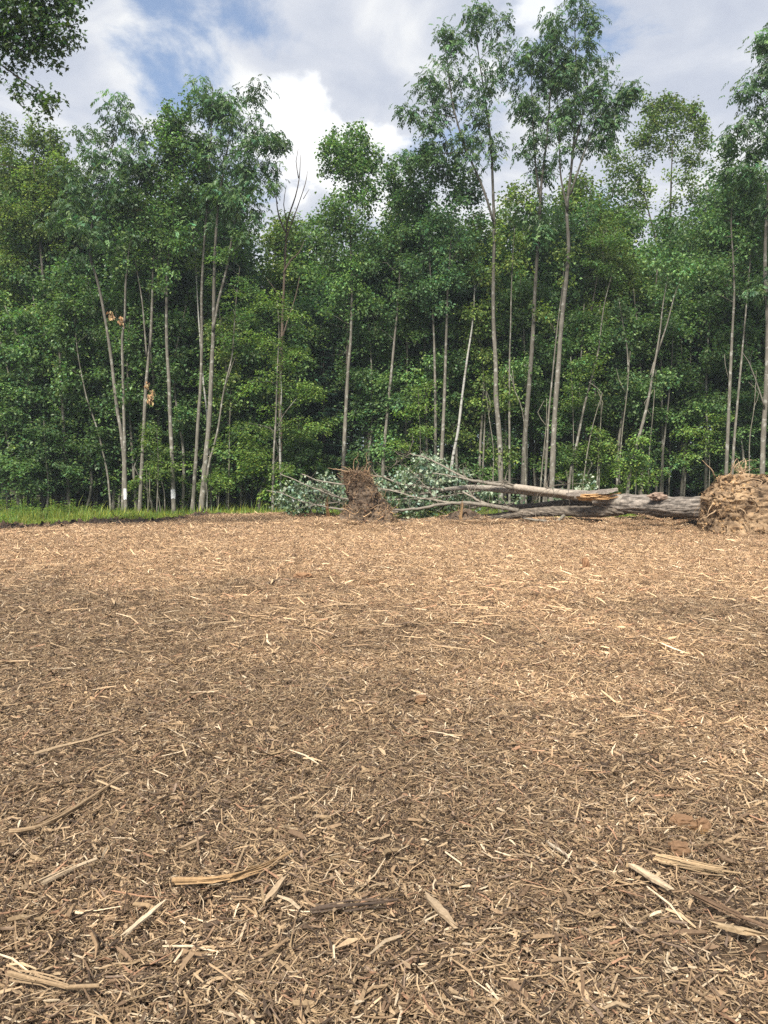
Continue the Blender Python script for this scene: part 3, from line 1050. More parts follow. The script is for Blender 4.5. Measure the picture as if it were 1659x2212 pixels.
def build_fallen_tree():
    base = at(1535, 1165, 21.2) * np.array([1, 1, 0])
    root = empty('fallen_tree', base)
    tag(root, 'big uprooted tree lying on its side across the far edge of the mulch', 'tree')
    # bole, with ridged bark
    P = smooth_path([at(1560, 1096, 20.9), at(1500, 1096, 21.5), at(1440, 1094, 22.1), at(1380, 1090, 22.7), at(1325, 1087, 23.3), at(1285, 1084, 23.7)], 0.06)
    n, sd = len(P), 56
    R = np.interp(np.linspace(0, 1, n), [0, .12, .25, .7, 0.85, 1], [.36, .30, .285, .27, .25, .16])
    T = unit(np.gradient(P, axis=0))
    A = unit(np.cross(T, np.array([0, 0, 1.0])))
    B = np.cross(A, T)
    an = np.linspace(0, 2 * math.pi, sd, endpoint=False)
    s = np.cumsum(np.r_[0, np.linalg.norm(np.diff(P, axis=0), axis=1)])
    G = np.stack([np.repeat(s[:, None] * 1.7, sd, 1), np.repeat(np.cos(an)[None] * 4.2, n, 0), np.repeat(np.sin(an)[None] * 4.2, n, 0)], -1).reshape(-1, 3)
    ridge = np.abs(fbm(G, 4, 5))
    low = fbm(G * 0.25, 9, 3)
    rr = R[:, None] * (1 + 0.10 * low.reshape(n, sd)) + 0.09 * (ridge.reshape(n, sd) - 0.12)
    V = P[:, None] + rr[..., None] * (np.cos(an)[None, :, None] * A[:, None] + np.sin(an)[None, :, None] * B[:, None])
    i = np.arange(n - 1)[:, None] * sd
    j = np.arange(sd)[None, :]
    k = (j + 1) % sd
    Q = np.stack([i + j, i + k, i + sd + k, i + sd + j], -1).reshape(-1, 4)
    mb = MB()
    shade = 0.22 + 3.6 * np.clip(ridge, 0, .3)
    mb.add(V.reshape(-1, 3), None, Q, np.repeat(shade[:, None], 3, 1))
    mb.build('trunk', M_LOGBARK, root, True, base)
    L = lambda *pts: [at(*p) for p in pts]
    limbs = []

    def limb(pts, r0, r1, mat, sides=14, rough=0.05, col=(1, 1, 1), wob=0.0):
        o, P_, R_ = part_tube('limb', root, pts, r0, r1, mat, base, sides, 0.09, rough, col, wob)
        limbs.append((P_, R_))
        return o
    o = limb(L((1345, 1085, 23.0), (1290, 1075, 23.6), (1240, 1069, 24.1), (1160, 1062, 24.8), (1090, 1058, 25.4), (1030, 1053, 25.9), (985, 1055, 26.3), (945, 1060, 26.7), (905, 1068, 27.0)), 0.20, 0.045, M_LIMB, rough=0.035)
    o['label'] = 'long grey upper limb'
    o = limb(L((1350, 1097, 23.0), (1290, 1105, 23.6), (1220, 1104, 24.2), (1150, 1107, 24.8), (1100, 1113, 25.2), (1050, 1118, 25.6), (980, 1119, 26.0)), 0.20, 0.09, M_LOGBARK, 26, rough=0.06, col=(0.62, 0.60, 0.56))
    o['label'] = 'dark lower limb'
    limb(L((1300, 1087, 23.7), (1230, 1087, 24.5), (1180, 1090, 25.0), (1130, 1094, 25.5), (1070, 1092, 26.1)), 0.14, 0.06, M_LOGBARK, 20, rough=0.07, col=(0.5, 0.48, 0.46))
    # pale stub that runs along the upper limb
    limb(L((1240, 1068, 23.9), (1180, 1061, 24.4), (1135, 1055, 24.7), (1112, 1052, 24.9)), 0.10, 0.105, M_LIMB, rough=0.03, col=(1.25, 1.22, 1.18))
    # split, torn slab at the fork
    mb = MB()
    path = smooth_path(L((1225, 1068, 23.6), (1262, 1065, 23.2), (1300, 1062, 23.0), (1331, 1057, 22.9)), 0.1)
    m = len(path)
    wid = np.interp(np.linspace(0, 1, m), [0, .2, .8, 1], [.05, .14, .16, .10])
    thk = np.interp(np.linspace(0, 1, m), [0, .3, 1], [.05, .07, .045])
    VV = []
    for q in range(m):
        for a, b in ((-1, -.7), (1, -1), (1, .8), (.2, 1.0), (-1, .9)):
            VV.append(path[q] + np.array([0.3, -1, 0]) / 1.04 * a * wid[q] * rng.uniform(.85, 1.1) + np.array([0, 0.15, 1]) * b * thk[q] * rng.uniform(.8, 1.2))
    i = np.arange(m - 1)[:, None] * 5
    j = np.arange(5)[None]
    Qs = np.stack([i + j, i + (j + 1) % 5, i + 5 + (j + 1) % 5, i + 5 + j], -1).reshape(-1, 4)
    mb.add(VV, [(0, 1, 2), (0, 2, 3), (0, 3, 4)] + [((m - 1) * 5, (m - 1) * 5 + 2, (m - 1) * 5 + 1), ((m - 1) * 5, (m - 1) * 5 + 3, (m - 1) * 5 + 2), ((m - 1) * 5, (m - 1) * 5 + 4, (m - 1) * 5 + 3)], Qs)
    mb.build('torn_bark', M_LOGBARK, root, False, base)['label'] = 'slab of bark split away at the fork'
    mb = MB()
    for q in range(26):
        u0 = 1252 + rng.uniform(0, 50)
        v0 = 1073 + rng.uniform(-5, 5)
        a, b = at(u0, v0, 23.05 - 0.0), at(u0 + rng.uniform(15, 48), v0 + rng.uniform(-5, 2), 22.9)
        mb.tube(np.array([a, (a + b) / 2 + rng.normal(0, .01, 3), b]), [.012, .022, .004], 4, np.array([1, .9, .8]) * rng.uniform(.7, 1.4))
    a = at(1285, 1073, 23.2)
    mb.tube(smooth_path([at(1245, 1073, 23.45), at(1275, 1073, 23.22), at(1312, 1072, 23.0)], .1), [.03] + [.11] * (len(smooth_path([at(1245, 1073, 23.45), at(1275, 1073, 23.22), at(1312, 1072, 23.0)], .1)) - 2) + [.05], 9, (1.0, .9, .75), True, .1)
    mb.build('torn_wood', M_TORN, root, False, base)['label'] = 'fresh orange wood torn open below the bark slab'
    # knob of broken bark on top of the bole
    mb = MB()
    c = at(1420, 1072, 22.0)
    vv = unit(rng.normal(0, 1, (60, 3)))
    import bmesh
    bm = bmesh.new()
    bmesh.ops.create_icosphere(bm, subdivisions=3, radius=1.0)
    vs = np.array([v.co[:] for v in bm.verts])
    fs = np.array([[v.index for v in f.verts] for f in bm.faces])
    bm.free()
    ICO.append((vs, fs))
    w = c + vs * np.array([.24, .14, .10]) * (1 + .9 * fbm(vs * 2.2, 3)[:, None])
    mb.add(w, fs, None, (1.2, 1.0, 0.9))
    mb.build('bark_knob', M_LOGBARK, root, False, base)
    # branches of the crown
    br = [(((885, 980, 26.2), (923, 991, 26.2), (966, 1011, 26.0), (1012, 1036, 25.6), (1055, 1043, 25.3), (1110, 1054, 25.0)), .016, .065),
          (((781, 1023, 27.6), (827, 1031, 27.3), (870, 1046, 27.0), (907, 1050, 26.8), (950, 1058, 26.6)), .012, .05),
          (((820, 1054, 26.9), (857, 1062, 26.7), (897, 1074, 26.4), (946, 1081, 26.2), (985, 1087, 26.0), (1040, 1094, 25.8)), .015, .05),
          (((847, 1102, 25.6), (900, 1100, 25.6), (940, 1092, 25.6), (989, 1086, 25.5), (1039, 1089, 25.3), (1080, 1096, 25.1), (1120, 1103, 25.0)), .035, .075),
          (((999, 1062, 25.6), (1039, 1084, 25.4), (1078, 1097, 25.2)), .03, .055),
          (((652, 1024, 28.0), (692, 1039, 28.0), (741, 1046, 27.9), (800, 1052, 27.5), (860, 1062, 27.2), (905, 1067, 27.0)), .018, .045),
          (((606, 1024, 28.6), (665, 1049, 28.3), (708, 1066, 28.0), (738, 1076, 27.8), (800, 1082, 27.3), (880, 1078, 26.8)), .014, .045),
          (((576, 1059, 28.8), (609, 1066, 28.6), (642, 1079, 28.2), (708, 1096, 27.6), (780, 1104, 27.0), (860, 1106, 26.3)), .014, .05),
          (((935, 1022, 26.0), (975, 1028, 25.9), (1010, 1035, 25.6), (1055, 1043, 25.3)), .014, .03),
          (((884, 1078, 26.2), (935, 1076, 26.0), (989, 1067, 25.7), (1040, 1060, 25.7)), .010, .022),
          (((857, 1122, 25.0), (900, 1127, 25.0), (943, 1124, 25.2), (1000, 1120, 25.7)), .014, .03),
          (((837, 1016, 27.0), (867, 993, 26.6), (887, 980, 26.2)), .006, .012),
          (((1040, 1040, 25.4), (1080, 1042, 25.2), (1120, 1050, 24.9)), .02, .035),
          (((700, 1058, 28.1), (722, 1068, 27.9), (742, 1080, 27.7)), .012, .02),
          (((880, 1010, 26.6), (905, 1035, 26.6), (930, 1060, 26.5)), .006, .016),
          (((970, 1118, 25.3), (985, 1110, 25.5), (1010, 1100, 25.6), (1040, 1094, 25.7)), .012, .03),
          (((640, 1100, 27.8), (690, 1090, 27.8), (735, 1085, 27.7)), .01, .02),
          (((1130, 1120, 24.6), (1170, 1125, 24.4), (1200, 1128, 24.2), (1222, 1108, 24.1)), .03, .055),
          (((1175, 1060, 24.4), (1195, 1050, 24.2), (1228, 1045, 24.0), (1240, 1044, 24.0)), .012, .006)]
    for pts, ra, rb in br:
        o, P_, R_ = part_tube('branch', root, [at(*q) for q in pts], ra, rb, M_LIMB, base, 7, 0.16, 0.04, np.array([0.9, 0.9, 0.87]) * rng.uniform(.65, 1.15), 0.010)
        limbs.append((P_, R_))
    lv = MB()
    fallen_leaves(lv, [(925, 1010, 32, 22, 26.6, 750), (960, 1030, 50, 22, 26.4, 900), (890, 1045, 50, 22, 26.9, 800), (975, 1052, 45, 14, 26.4, 500), (915, 1085, 65, 22, 26.6, 1300),
                       (860, 1090, 40, 20, 26.8, 800), (985, 1082, 55, 22, 26.4, 600), (680, 1078, 50, 24, 28.2, 1500), (640, 1085, 38, 24, 28.5, 800), (720, 1062, 30, 24, 28.2, 700), (706, 1034, 16, 9, 28.0, 90),
                       (660, 1050, 35, 14, 28.4, 350), (810, 1058, 34, 24, 27.2, 700), (1050, 1072, 34, 14, 26.0, 220), (1110, 1075, 30, 12, 26.0, 90), (1270, 1048, 8, 6, 24.2, 26),
                       (1215, 1083, 14, 5, 25.2, 40), (905, 1112, 45, 10, 26.4, 300), (610, 1070, 20, 20, 28.7, 200)], 0)
    lv.build('crown', M_FALLENLEAF, root, False, base)['label'] = 'wilting leaves showing pale undersides'
    tw = MB()
    for P_, R_ in limbs[4:]:
        for q in range(18):
            i0 = rng.integers(0, len(P_))
            d = unit(rng.normal(0, 1, 3) + np.array([-.7, 0, .3]))
            l = rng.uniform(.25, .8)
            p0 = P_[i0]
            tw.tube(np.array([p0, p0 + d * l * .5 + rng.normal(0, .06, 3), p0 + d * l + rng.normal(0, .1, 3)]), [.010, .007, .003], 3, np.array([.75, .72, .68]) * rng.uniform(.5, 1.2), False)
    o = tw.build('twigs', M_LIMB, root, False, base)
    o['kind'] = 'stuff'
    build_root_ball_right(root, base)


ICO = []
build_fallen_tree()


def build_left_root_ball():
    Y = 24.4
    base = at(790, 1138, Y) * np.array([1, 1, 0])
    root = empty('root_ball', base)
    tag(root, 'brown upturned root ball with spiky roots, standing beside the fallen leafy crown', 'root ball')
    rows = [(1150, 706, 876), (1136, 716, 868), (1120, 732, 852), (1102, 748, 844), (1086, 752, 833), (1068, 750, 820), (1050, 749, 809), (1036, 748, 801), (1026, 748, 797), (1019, 753, 790)]
    V2, T, Q, V, Nn = ring_mass(rows, Y, 0.85, 41, 0.26)
    mb = MB()
    mb.add(V2, T, Q)
    mb.build('soil_mass', M_BROWNSOIL, root, True, base)
    vis = (Nn[:, 1] < 0.5) & (V[:, 2] > 0.02)
    sv, sn = V[vis], Nn[vis]
    fm = MB()
    fibres(fm, sv, sn, 560, 0.16, 0.006, (0.5, 0.44, 0.37), 0.8, 0.7, .6)
    rt = sn[:, 0] > 0.3
    fibres(fm, sv[rt], sn[rt], 550, 0.24, 0.006, (0.7, 0.6, 0.48), 1.2, 0.7, .5)
    ft = sv[:, 2] < 0.65
    fibres(fm, sv[ft], sn[ft], 450, 0.16, 0.007, (1.0, 0.86, 0.68), 0.3, 0.2, .5)
    tp = sv[:, 2] > 1.35
    fibres(fm, sv[tp], unit(sn[tp] + np.array([0, 0, .7])), 420, 0.18, 0.006, (0.55, 0.47, 0.4), -0.1, 0.1)
    fm.build('fine_roots', M_ROOT, root, False, base)['kind'] = 'stuff'
    cm = MB()
    clods(cm, sv, sn, 1300, 0.035, [(1.2, 1.1, 1.0), (0.6, .55, .52), (1.6, 1.45, 1.25), (1.2, .95, .85)])
    cm.build('soil_crumbs', M_BROWNSOIL, root, False, base)['kind'] = 'stuff'
    # mulch shreds leaning on its foot
    big = [[(752, 1022, 24.2), (735, 1015, 24.0), (708, 1011, 23.9)], [(758, 1020, 24.2), (750, 1012, 24.1), (737, 1008, 24.1)], [(763, 1020, 24.2), (758, 1013, 24.1), (753, 1009, 24.1)],
           [(765, 1020, 24.4), (764, 1005, 24.4), (766, 992, 24.4), (772, 985, 24.4), (773, 977, 24.4)], [(771, 1020, 24.4), (772, 1008, 24.4), (776, 1000, 24.3), (770, 990, 24.3)],
           [(782, 1019, 24.4), (790, 1012, 24.4), (794, 1000, 24.4), (791, 985, 24.4), (793, 977, 24.4)], [(791, 1004, 24.4), (798, 997, 24.4), (806, 1000, 24.4)],
           [(750, 1036, 24.0), (738, 1026, 23.8), (728, 1022, 23.8)], [(756, 1040, 23.9), (745, 1046, 23.8), (736, 1036, 23.7), (728, 1026, 23.7)], [(776, 1020, 24.3), (781, 1013, 24.2), (786, 1008, 24.2)],
           [(845, 1102, 24.0), (856, 1092, 23.8), (862, 1083, 23.8)], [(800, 1100, 23.6), (822, 1090, 23.4), (835, 1088, 23.4)], [(752, 1030, 24.3), (742, 1020, 24.2), (736, 1012, 24.2)]]
    for i, b in enumerate(big):
        part_tube('root', root, [at(*q) for q in b], 0.035 if i == 0 else 0.020, 0.005, M_ROOT, base, 5, 0.07, 0.05, (1.0, .9, .8) if i < 3 else (0.7, 0.62, 0.55), 0.01)


build_left_root_ball()


def soil_heap(name, label, cx, cy, sx, sy, h, mat, seed, nclod, ccols, kind=None, cat='soil'):
    n = 60
    g = np.linspace(-1, 1, n)
    X, Y = np.meshgrid(g, g)
    r = np.sqrt(X ** 2 + Y ** 2)
    P = np.stack([cx + X * sx, cy + Y * sy, np.zeros_like(X)], -1).reshape(-1, 3)
    f = fbm(P * 3.0, seed, 5).reshape(n, n)
    f2 = np.abs(fbm(P * 9.0, seed + 3, 3)).reshape(n, n)
    hh = np.clip(1 - r ** 1.6, -0.5, 1) * h + (f * 0.5 - f2 * 0.35) * h * np.clip(1.3 - r, 0, 1)
    P[:, 2] = gh(P[:, 0], P[:, 1]) + hh.ravel() - 0.03
    i = np.arange(n - 1)[:, None] * n
    j = np.arange(n - 1)[None]
    Q = np.stack([i + j, i + j + 1, i + n + j + 1, i + n + j], -1).reshape(-1, 4)
    mb = MB()
    mb.add(P, None, Q)
    o = mb.build(name, mat, None, True)
    keep = hh.ravel() > 0.0
    sv = P[keep]
    cm = MB()
    clods(cm, sv, np.tile([0, -0.2, 1.0], (len(sv), 1)), nclod, 0.04, ccols)
    c = cm.build('soil_crumbs', mat, o, False)
    c['kind'] = 'stuff'
    fm = MB()
    fibres(fm, sv, np.tile([0, -0.2, 1.0], (len(sv), 1)), nclod // 5, 0.2, 0.006, (0.6, 0.5, 0.4), 0.5, 0.0)
    c = fm.build('fine_roots', M_ROOT, o, False)
    c['kind'] = 'stuff'
    tag(o, label, cat, None, kind)
    return o


DC = [(1, 1, 1), (1.6, 1.4, 1.2), (0.7, 0.7, 0.7), (2.2, 1.9, 1.6)]
soil_heap('soil_heap', 'low heap of dark brown soil below the fallen branches beside the root ball', 2.75, 25.0, 1.35, 0.7, 0.34, M_BROWNSOIL, 61, 500, DC)
soil_heap('soil_heap', 'mound of shaded brown soil and shreds under the bole of the fallen tree', 8.05, 21.9, 1.3, 0.6, 0.22, M_BROWNSOIL, 67, 420, DC)


def build_berm():
    """ridge of dark dug-up soil along the grassy edge"""
    nx, ny = 260, 16
    xs = np.linspace(-15, -5.0, nx)
    V = []
    for x in xs:
        y0 = mulch_edge(x) + 0.45 + 0.35 * math.sin(x * 1.9) * 0.5
        hm = (0.10 + 0.12 * (0.5 + vnoise(np.array([[x * 1.1, 3.3, 0.2]]), 8)[0])) * min(1, (x + 15) / 1.0 + 0.3) * np.clip((-5.0 - x) / 1.6, 0, 1)
        wd = 0.65 + 0.35 * math.sin(x * 0.8 + 1)
        for k in np.linspace(-1, 1, ny):
            V.append((x, y0 + k * wd, hm * (1 - k * k)))
    V = np.array(V)
    f = fbm(V * np.array([2.6, 2.6, 1]), 71, 5)
    V[:, 2] = gh(V[:, 0], V[:, 1]) + V[:, 2] + 0.12 * f * (V[:, 2] > 0.01) - 0.005
    i = np.arange(nx - 1)[:, None] * ny
    j = np.arange(ny - 1)[None]
    Q = np.stack([i + j, i + ny + j, i + ny + j + 1, i + j + 1], -1).reshape(-1, 4)
    mb = MB()
    mb.add(V, None, Q)
    o = mb.build('soil_bank', M_DARKSOIL, None, True)
    nn = np.tile([0, -0.3, 1.0], (len(V), 1))
    cm = MB()
    clods(cm, V, nn, 1500, 0.06, DC)
    Vo = V + np.c_[rng.normal(0, .3, len(V)), rng.normal(-.2, .45, len(V)), np.zeros(len(V))]
    Vo[:, 2] = gh(Vo[:, 0], Vo[:, 1]) + .04
    clods(cm, Vo, nn, 900, 0.06, DC)
    cm.build('soil_crumbs', M_DARKSOIL, o)['kind'] = 'stuff'
    fm = MB()
    fibres(fm, V, nn, 420, 0.22, 0.008, (0.55, 0.45, 0.36), 0.5)
    fm.build('fine_roots', M_ROOT, o)['kind'] = 'stuff'
    tag(o, 'dark bank of dug-up soil along the edge of the grass', 'soil bank', None, 'structure')


build_berm()


# ------------------------------------------------------------------ grass and weeds
def build_grass():
    srcs = []
    for k in range(6):
        mb = MB()
        n = 260
        r = 0.5 * np.sqrt(rng.uniform(0, 1, n))
        a = rng.uniform(0, 6.283, n)
        B = np.stack([r * np.cos(a), r * np.sin(a), np.zeros(n) - 0.02], -1)
        H = rng.lognormal(math.log(0.10), 0.45, n)
        az = rng.uniform(0, 6.283, n)
        ln = np.stack([np.cos(az), np.sin(az), np.zeros(n)], -1) * rng.uniform(.15, .8, n)[:, None] * H[:, None]
        S = np.stack([-np.sin(az), np.cos(az), np.zeros(n)], -1) * 0.006
        up = np.array([0, 0, 1.0])
        mid = B + ln * .35 + up * (H * .6)[:, None]
        tip = B + ln + up * H[:, None]
        V = np.stack([B - S, B + S, mid + S * .9, mid - S * .9, tip], 1).reshape(-1, 3)
        i = np.arange(n)[:, None] * 5
        col = np.repeat(tint(n, (0.19, 0.235, 0.045), .25, .2), 5, axis=0)
        mb.add(V, i + np.array([[3, 2, 4]]), i + np.array([[0, 1, 2, 3]]), col)
        srcs.append(mb.mesh('grass_patch', M_GRASS))
    P = []
    for y in np.arange(20, 46, 0.42):
        hw = 0.52 * y + 3
        for x in np.arange(-hw, hw, 0.42):
            P.append((x, y))
    P = np.array(P)
    P += rng.uniform(-.5, .5, P.shape) * .42
    nz = fbm(np.c_[P * .5, np.zeros(len(P))], 12)
    d = P[:, 1] - mulch_edge(P[:, 0])
    left = P[:, 0] < -2.0
    fade = np.clip(1.0 + 1.3 * fbm(np.c_[P * 1.1, np.zeros(len(P))], 29) - np.maximum(0, d - np.where(left, 4.5, 2.0)) / 5.0, 0.10, 1)
    keep = (d > 0.35 + 0.4 * nz) & (rng.uniform(0, 1, len(P)) < fade * np.where(left, 1, .75)) & ~((d < 1.1 + 0.9 * nz) & (P[:, 0] < -5.6))
    P = P[keep]
    n = len(P)
    s = rng.uniform(.6, 1.4, n) * np.clip(1 + 1.1 * fbm(np.c_[P * .8, np.zeros(n)], 31), .5, 1.9)
    o = gn_scatter('grass', np.c_[P, gh(P[:, 0], P[:, 1])], np.c_[np.zeros(n), np.zeros(n), rng.uniform(0, 6.283, n)], np.c_[s, s, s * rng.uniform(.7, 1.4, n)], rng.integers(0, 6, n), srcs, M_GRASS)
    tag(o, 'bright green grass along the foot of the trees', 'grass', kind='stuff')
    # leafy weeds
    srcs = []
    for k in range(6):
        mb = MB()
        for st in range(9):
            b = np.array([rng.normal(0, .22), rng.normal(0, .22), 0])
            h = rng.uniform(.15, .6)
            top = b + np.array([rng.normal(0, .06), rng.normal(0, .06), h])
            mb.tube(np.array([b, top]), [.005, .003], 3, (0.09, 0.11, 0.03), False)
            m = int(10 + h * 40)
            tt = rng.uniform(.25, 1, m)
            az = rng.uniform(0, 6.283, m)
            hd = np.stack([np.cos(az), np.sin(az), rng.uniform(-.3, .4, m)], -1)
            Bp = b + (top - b) * tt[:, None] + hd * .03
            put_leaves(mb, Bp, hd, np.tile([0, 0, 1.0], (m, 1)) + rng.normal(0, .3, (m, 3)), rng.uniform(.05, .1, m), .05, tint(m, (0.15, 0.22, 0.05), .25, .14))
        srcs.append(mb.mesh('weed_patch', M_GRASS))
    P = np.stack([rng.uniform(-22, -3, 1000), rng.uniform(22, 42, 1000)], -1)
    d = P[:, 1] - mulch_edge(P[:, 0])
    nz = fbm(np.c_[P * .35, np.ones(len(P))], 17)
    P1 = P[(d > 1.2) & (nz > -0.12 - 0.1 * (P[:, 0] < -9)) & (P[:, 1] < 24 + 0 * d + 18) & (np.abs(P[:, 0]) < .55 * P[:, 1] + 2)]
    P2 = np.stack([rng.uniform(-4, 20, 90), rng.uniform(30, 36, 90)], -1)
    P1 = P1[~((P1[:, 0] > -12.0) & (P1[:, 1] < 34.5) & (rng.uniform(0, 1, len(P1)) < .72))]
    P = np.vstack([P1, P2])
    n = len(P)
    s = rng.uniform(.35, 1.25, n) * np.where((P[:, 0] > -12) & (P[:, 1] < 34.5), .55, 1)
    o = gn_scatter('undergrowth', np.c_[P, gh(P[:, 0], P[:, 1])], np.c_[np.zeros(n), np.zeros(n), rng.uniform(0, 6.283, n)], np.c_[s, s, s], rng.integers(0, 6, n), srcs, M_GRASS)
    tag(o, 'low leafy weeds under the trees behind the grass', 'weeds', kind='stuff')


build_grass()


# ------------------------------------------------------------------ front row of trees, traced one by one
def blaze(root, base, ST, v, Y, hgt, wid, label):
    """a daub of white paint on the bark, wrapped over the camera side of the stem"""
    P, R = ST
    zc = at(0, v, Y)[2]
    mb = MB()
    zs = np.linspace(zc - hgt / 2, zc + hgt / 2, 9)
    V = []
    for i, z in enumerate(zs):
        k = np.argmin(abs(P[:, 2] - z))
        c = np.array([np.interp(z, P[:, 2], P[:, q]) for q in (0, 1)])
        r = R[k] * 1.06 + 0.004
        e = wid * (1 - 0.25 * abs(i - 4) / 4)
        for j, a in enumerate(np.linspace(-e, e, 7)):
            aa = -math.pi / 2 + a + rng.normal(0, .04)
            V.append((c[0] + r * math.cos(aa), c[1] + r * math.sin(aa), z + rng.normal(0, .012)))
    i = np.arange(8)[:, None] * 7
    j = np.arange(6)[None]
    mb.add(V, None, np.stack([i + j, i + j + 1, i + 8, i + 7 + j], -1).reshape(-1, 4) if False else np.stack([i + j, i + j + 1, i + j + 8, i + j + 7], -1).reshape(-1, 4))
    mb.build('paint_blaze', M_BLAZE, root, True, base)['label'] = label


def dead_leaves(root, base, pts, Y, n, size=0.16):
    mb = MB()
    for (u, v, ru, rv) in pts:
        c = at(u, v, Y - 0.25)
        k = Y / F
        B = c + rng.normal(0, 0.5, (n, 3)) * np.array([ru * k, .1, rv * k])
        d = np.tile([0, 0, -1.0], (n, 1)) + rng.normal(0, .35, (n, 3))
        put_leaves(mb, B, d, rng.normal(0, 1, (n, 3)) + np.array([0, -1.0, 0]), size * rng.uniform(.7, 1.2, n), size * .55, tint(n, (0.44, 0.30, 0.17), .25, .08), .25)
    mb.build('dead_leaves', M_DEADLEAF, root, False, base)['label'] = 'hanging bunch of dry orange-tan leaves'


G_FRONT = 'slender trees along the edge of the clearing'
YL = 32.8
# --- left of the clearing
r, b, st = px_tree('twin_stem_tree', 'twin-stemmed tree with one white paint blaze, its left stem leaning outwards', 'tree', YL,
        [([(265, 1113), (268, 1010), (261, 935), (251, 880), (239, 782), (228, 712), (215, 640), (203, 590), (192, 548), (200, 470), (222, 380), (245, 300), (258, 235)], .105),
         ([(272, 1113), (271, 1020), (269, 912), (267, 803), (267, 730), (271, 690), (275, 600), (285, 500), (300, 400), (300, 300)], .095)],
        [(255, 240, 45, 45, .7), (225, 275, 50, 35, .6), (290, 265, 35, 45, .7), (235, 330, 70, 50, .9), (300, 350, 45, 60), (190, 390, 60, 60), (255, 420, 65, 65), (170, 480, 70, 70), (240, 520, 60, 60, .8)],
        'ash', nper=56, group=G_FRONT)
blaze(r, b, st[1], 1067, YL, .46, 1.0, 'white paint blaze')
r, b, st = px_tree('maple_tree', 'slim pale maple trunk with a hanging bunch of dry tan leaves', 'tree', YL,
        [([(301, 1108), (306, 1003), (310, 912), (312, 840), (317, 767), (322, 723), (325, 640), (326, 567), (333, 480), (348, 400), (360, 330)], .105), ([(317, 770), (312, 700), (305, 640), (290, 560), (280, 500)], .04)],
        [(290, 420, 40, 30, 1.2), (280, 455, 45, 35, 1.2), (355, 330, 45, 55), (330, 410, 55, 50), (345, 500, 55, 55), (290, 540, 55, 45, .7)], 'maple', nper=62, group=G_FRONT)
dead_leaves(r, b, [(317, 830, 5, 9), (325, 848, 9, 16), (322, 862, 4, 8), (290, 447, 14, 8), (262, 690, 5, 8), (240, 680, 6, 6)], YL, 26)
r, b, st = px_tree('maple_tree', 'straight maple trunk with a square white paint blaze near the ground', 'tree', YL,
        [([(376, 1111), (373, 1003), (367, 912), (364, 821), (360, 749), (360, 658), (362, 585), (372, 480), (388, 380), (400, 290)], .115)],
        [(395, 290, 45, 50), (375, 350, 40, 60), (405, 390, 55, 60), (370, 450, 55, 55), (395, 520, 50, 50, .8), (350, 590, 50, 45, .5)], 'maple', nper=62, group=G_FRONT)
blaze(r, b, st[0], 1067, YL, .40, 1.25, 'square white paint blaze')
px_tree('ash_tree', 'thin straight trunk close behind the forked ash, right of the square blaze', 'tree', YL + .3,
        [([(415, 1112), (422, 1003), (427, 912), (433, 821), (437, 730), (438, 640), (442, 549), (450, 430), (458, 300), (462, 190)], .105)],
        [(460, 200, 40, 45, .9), (440, 235, 45, 50), (480, 250, 40, 60), (450, 320, 55, 60), (470, 400, 55, 60), (435, 470, 50, 55, .8)], 'ash', nper=66, group=G_FRONT)
px_tree('ash_tree', 'thickest pale trunk of the blazed group, forking midway into two stems', 'tree', YL - .2,
        [([(434, 1111), (444, 985), (451, 894), (455, 803), (460, 712), (462, 621), (464, 549), (472, 440), (488, 330), (500, 250)], .145), ([(460, 715), (470, 650), (484, 596), (493, 549), (508, 470), (528, 390), (550, 290), (556, 215)], .07)],
        [(550, 225, 32, 36, .8), (560, 290, 38, 50), (525, 270, 30, 50, .8), (520, 350, 50, 55), (580, 350, 32, 45, .6), (605, 310, 14, 30, .6), (575, 410, 45, 45, .7), (500, 430, 60, 55, .8), (545, 480, 45, 45, .6)], 'ash', nper=66, group=G_FRONT)
px_tree('birch_tree', 'pale thin birch stem standing right behind the blazed group', 'tree', YL + .8,
        [([(446, 1105), (447, 1000), (446, 893), (438, 821), (432, 740), (426, 650), (421, 567), (415, 480), (410, 420)], .055)], [(410, 450, 40, 50, .6), (425, 540, 40, 50, .5)], 'maple', 'maple_yellow', bark=M_BIRCH, nper=40, group=G_FRONT)
px_tree('maple_sapling', 'bent thin sapling curving out to the right of the forked ash', 'tree', YL,
        [([(441, 1111), (452, 1012), (460, 974), (471, 930), (480, 865), (491, 821), (502, 774), (507, 723), (512, 650), (520, 580)], .06), ([(491, 825), (500, 790), (512, 760)], .02)],
        [(515, 600, 55, 45, .7), (500, 540, 60, 50, .8), (530, 680, 45, 40, .5), (510, 730, 30, 30, .4)], 'beech', 'maple', nper=55, group=G_FRONT)
px_tree('maple_sapling', 'low broken sapling stem at the foot of the forked ash', 'tree', YL + .3, [([(455, 1105), (457, 1040), (453, 985), (450, 950)], .06)], [(470, 1035, 14, 12, .9)], 'beech', nper=45, group=G_FRONT)
px_tree('maple_tree', 'bushy yellowish maple crown rising at the far left edge of the wood', 'tree', 36.5,
        [([(92, 1090), (95, 900), (100, 700), (92, 560), (80, 430), (75, 330)], .15)],
        [(15, 330, 22, 45, .8), (70, 320, 22, 40, .8), (110, 340, 40, 45), (40, 390, 60, 55, 1.2), (110, 420, 65, 60, 1.2), (160, 370, 40, 45), (50, 480, 65, 60, 1.2), (130, 510, 60, 60, 1.1), (20, 560, 60, 50)], 'maple', 'maple_yellow', nper=62, group=G_FRONT)
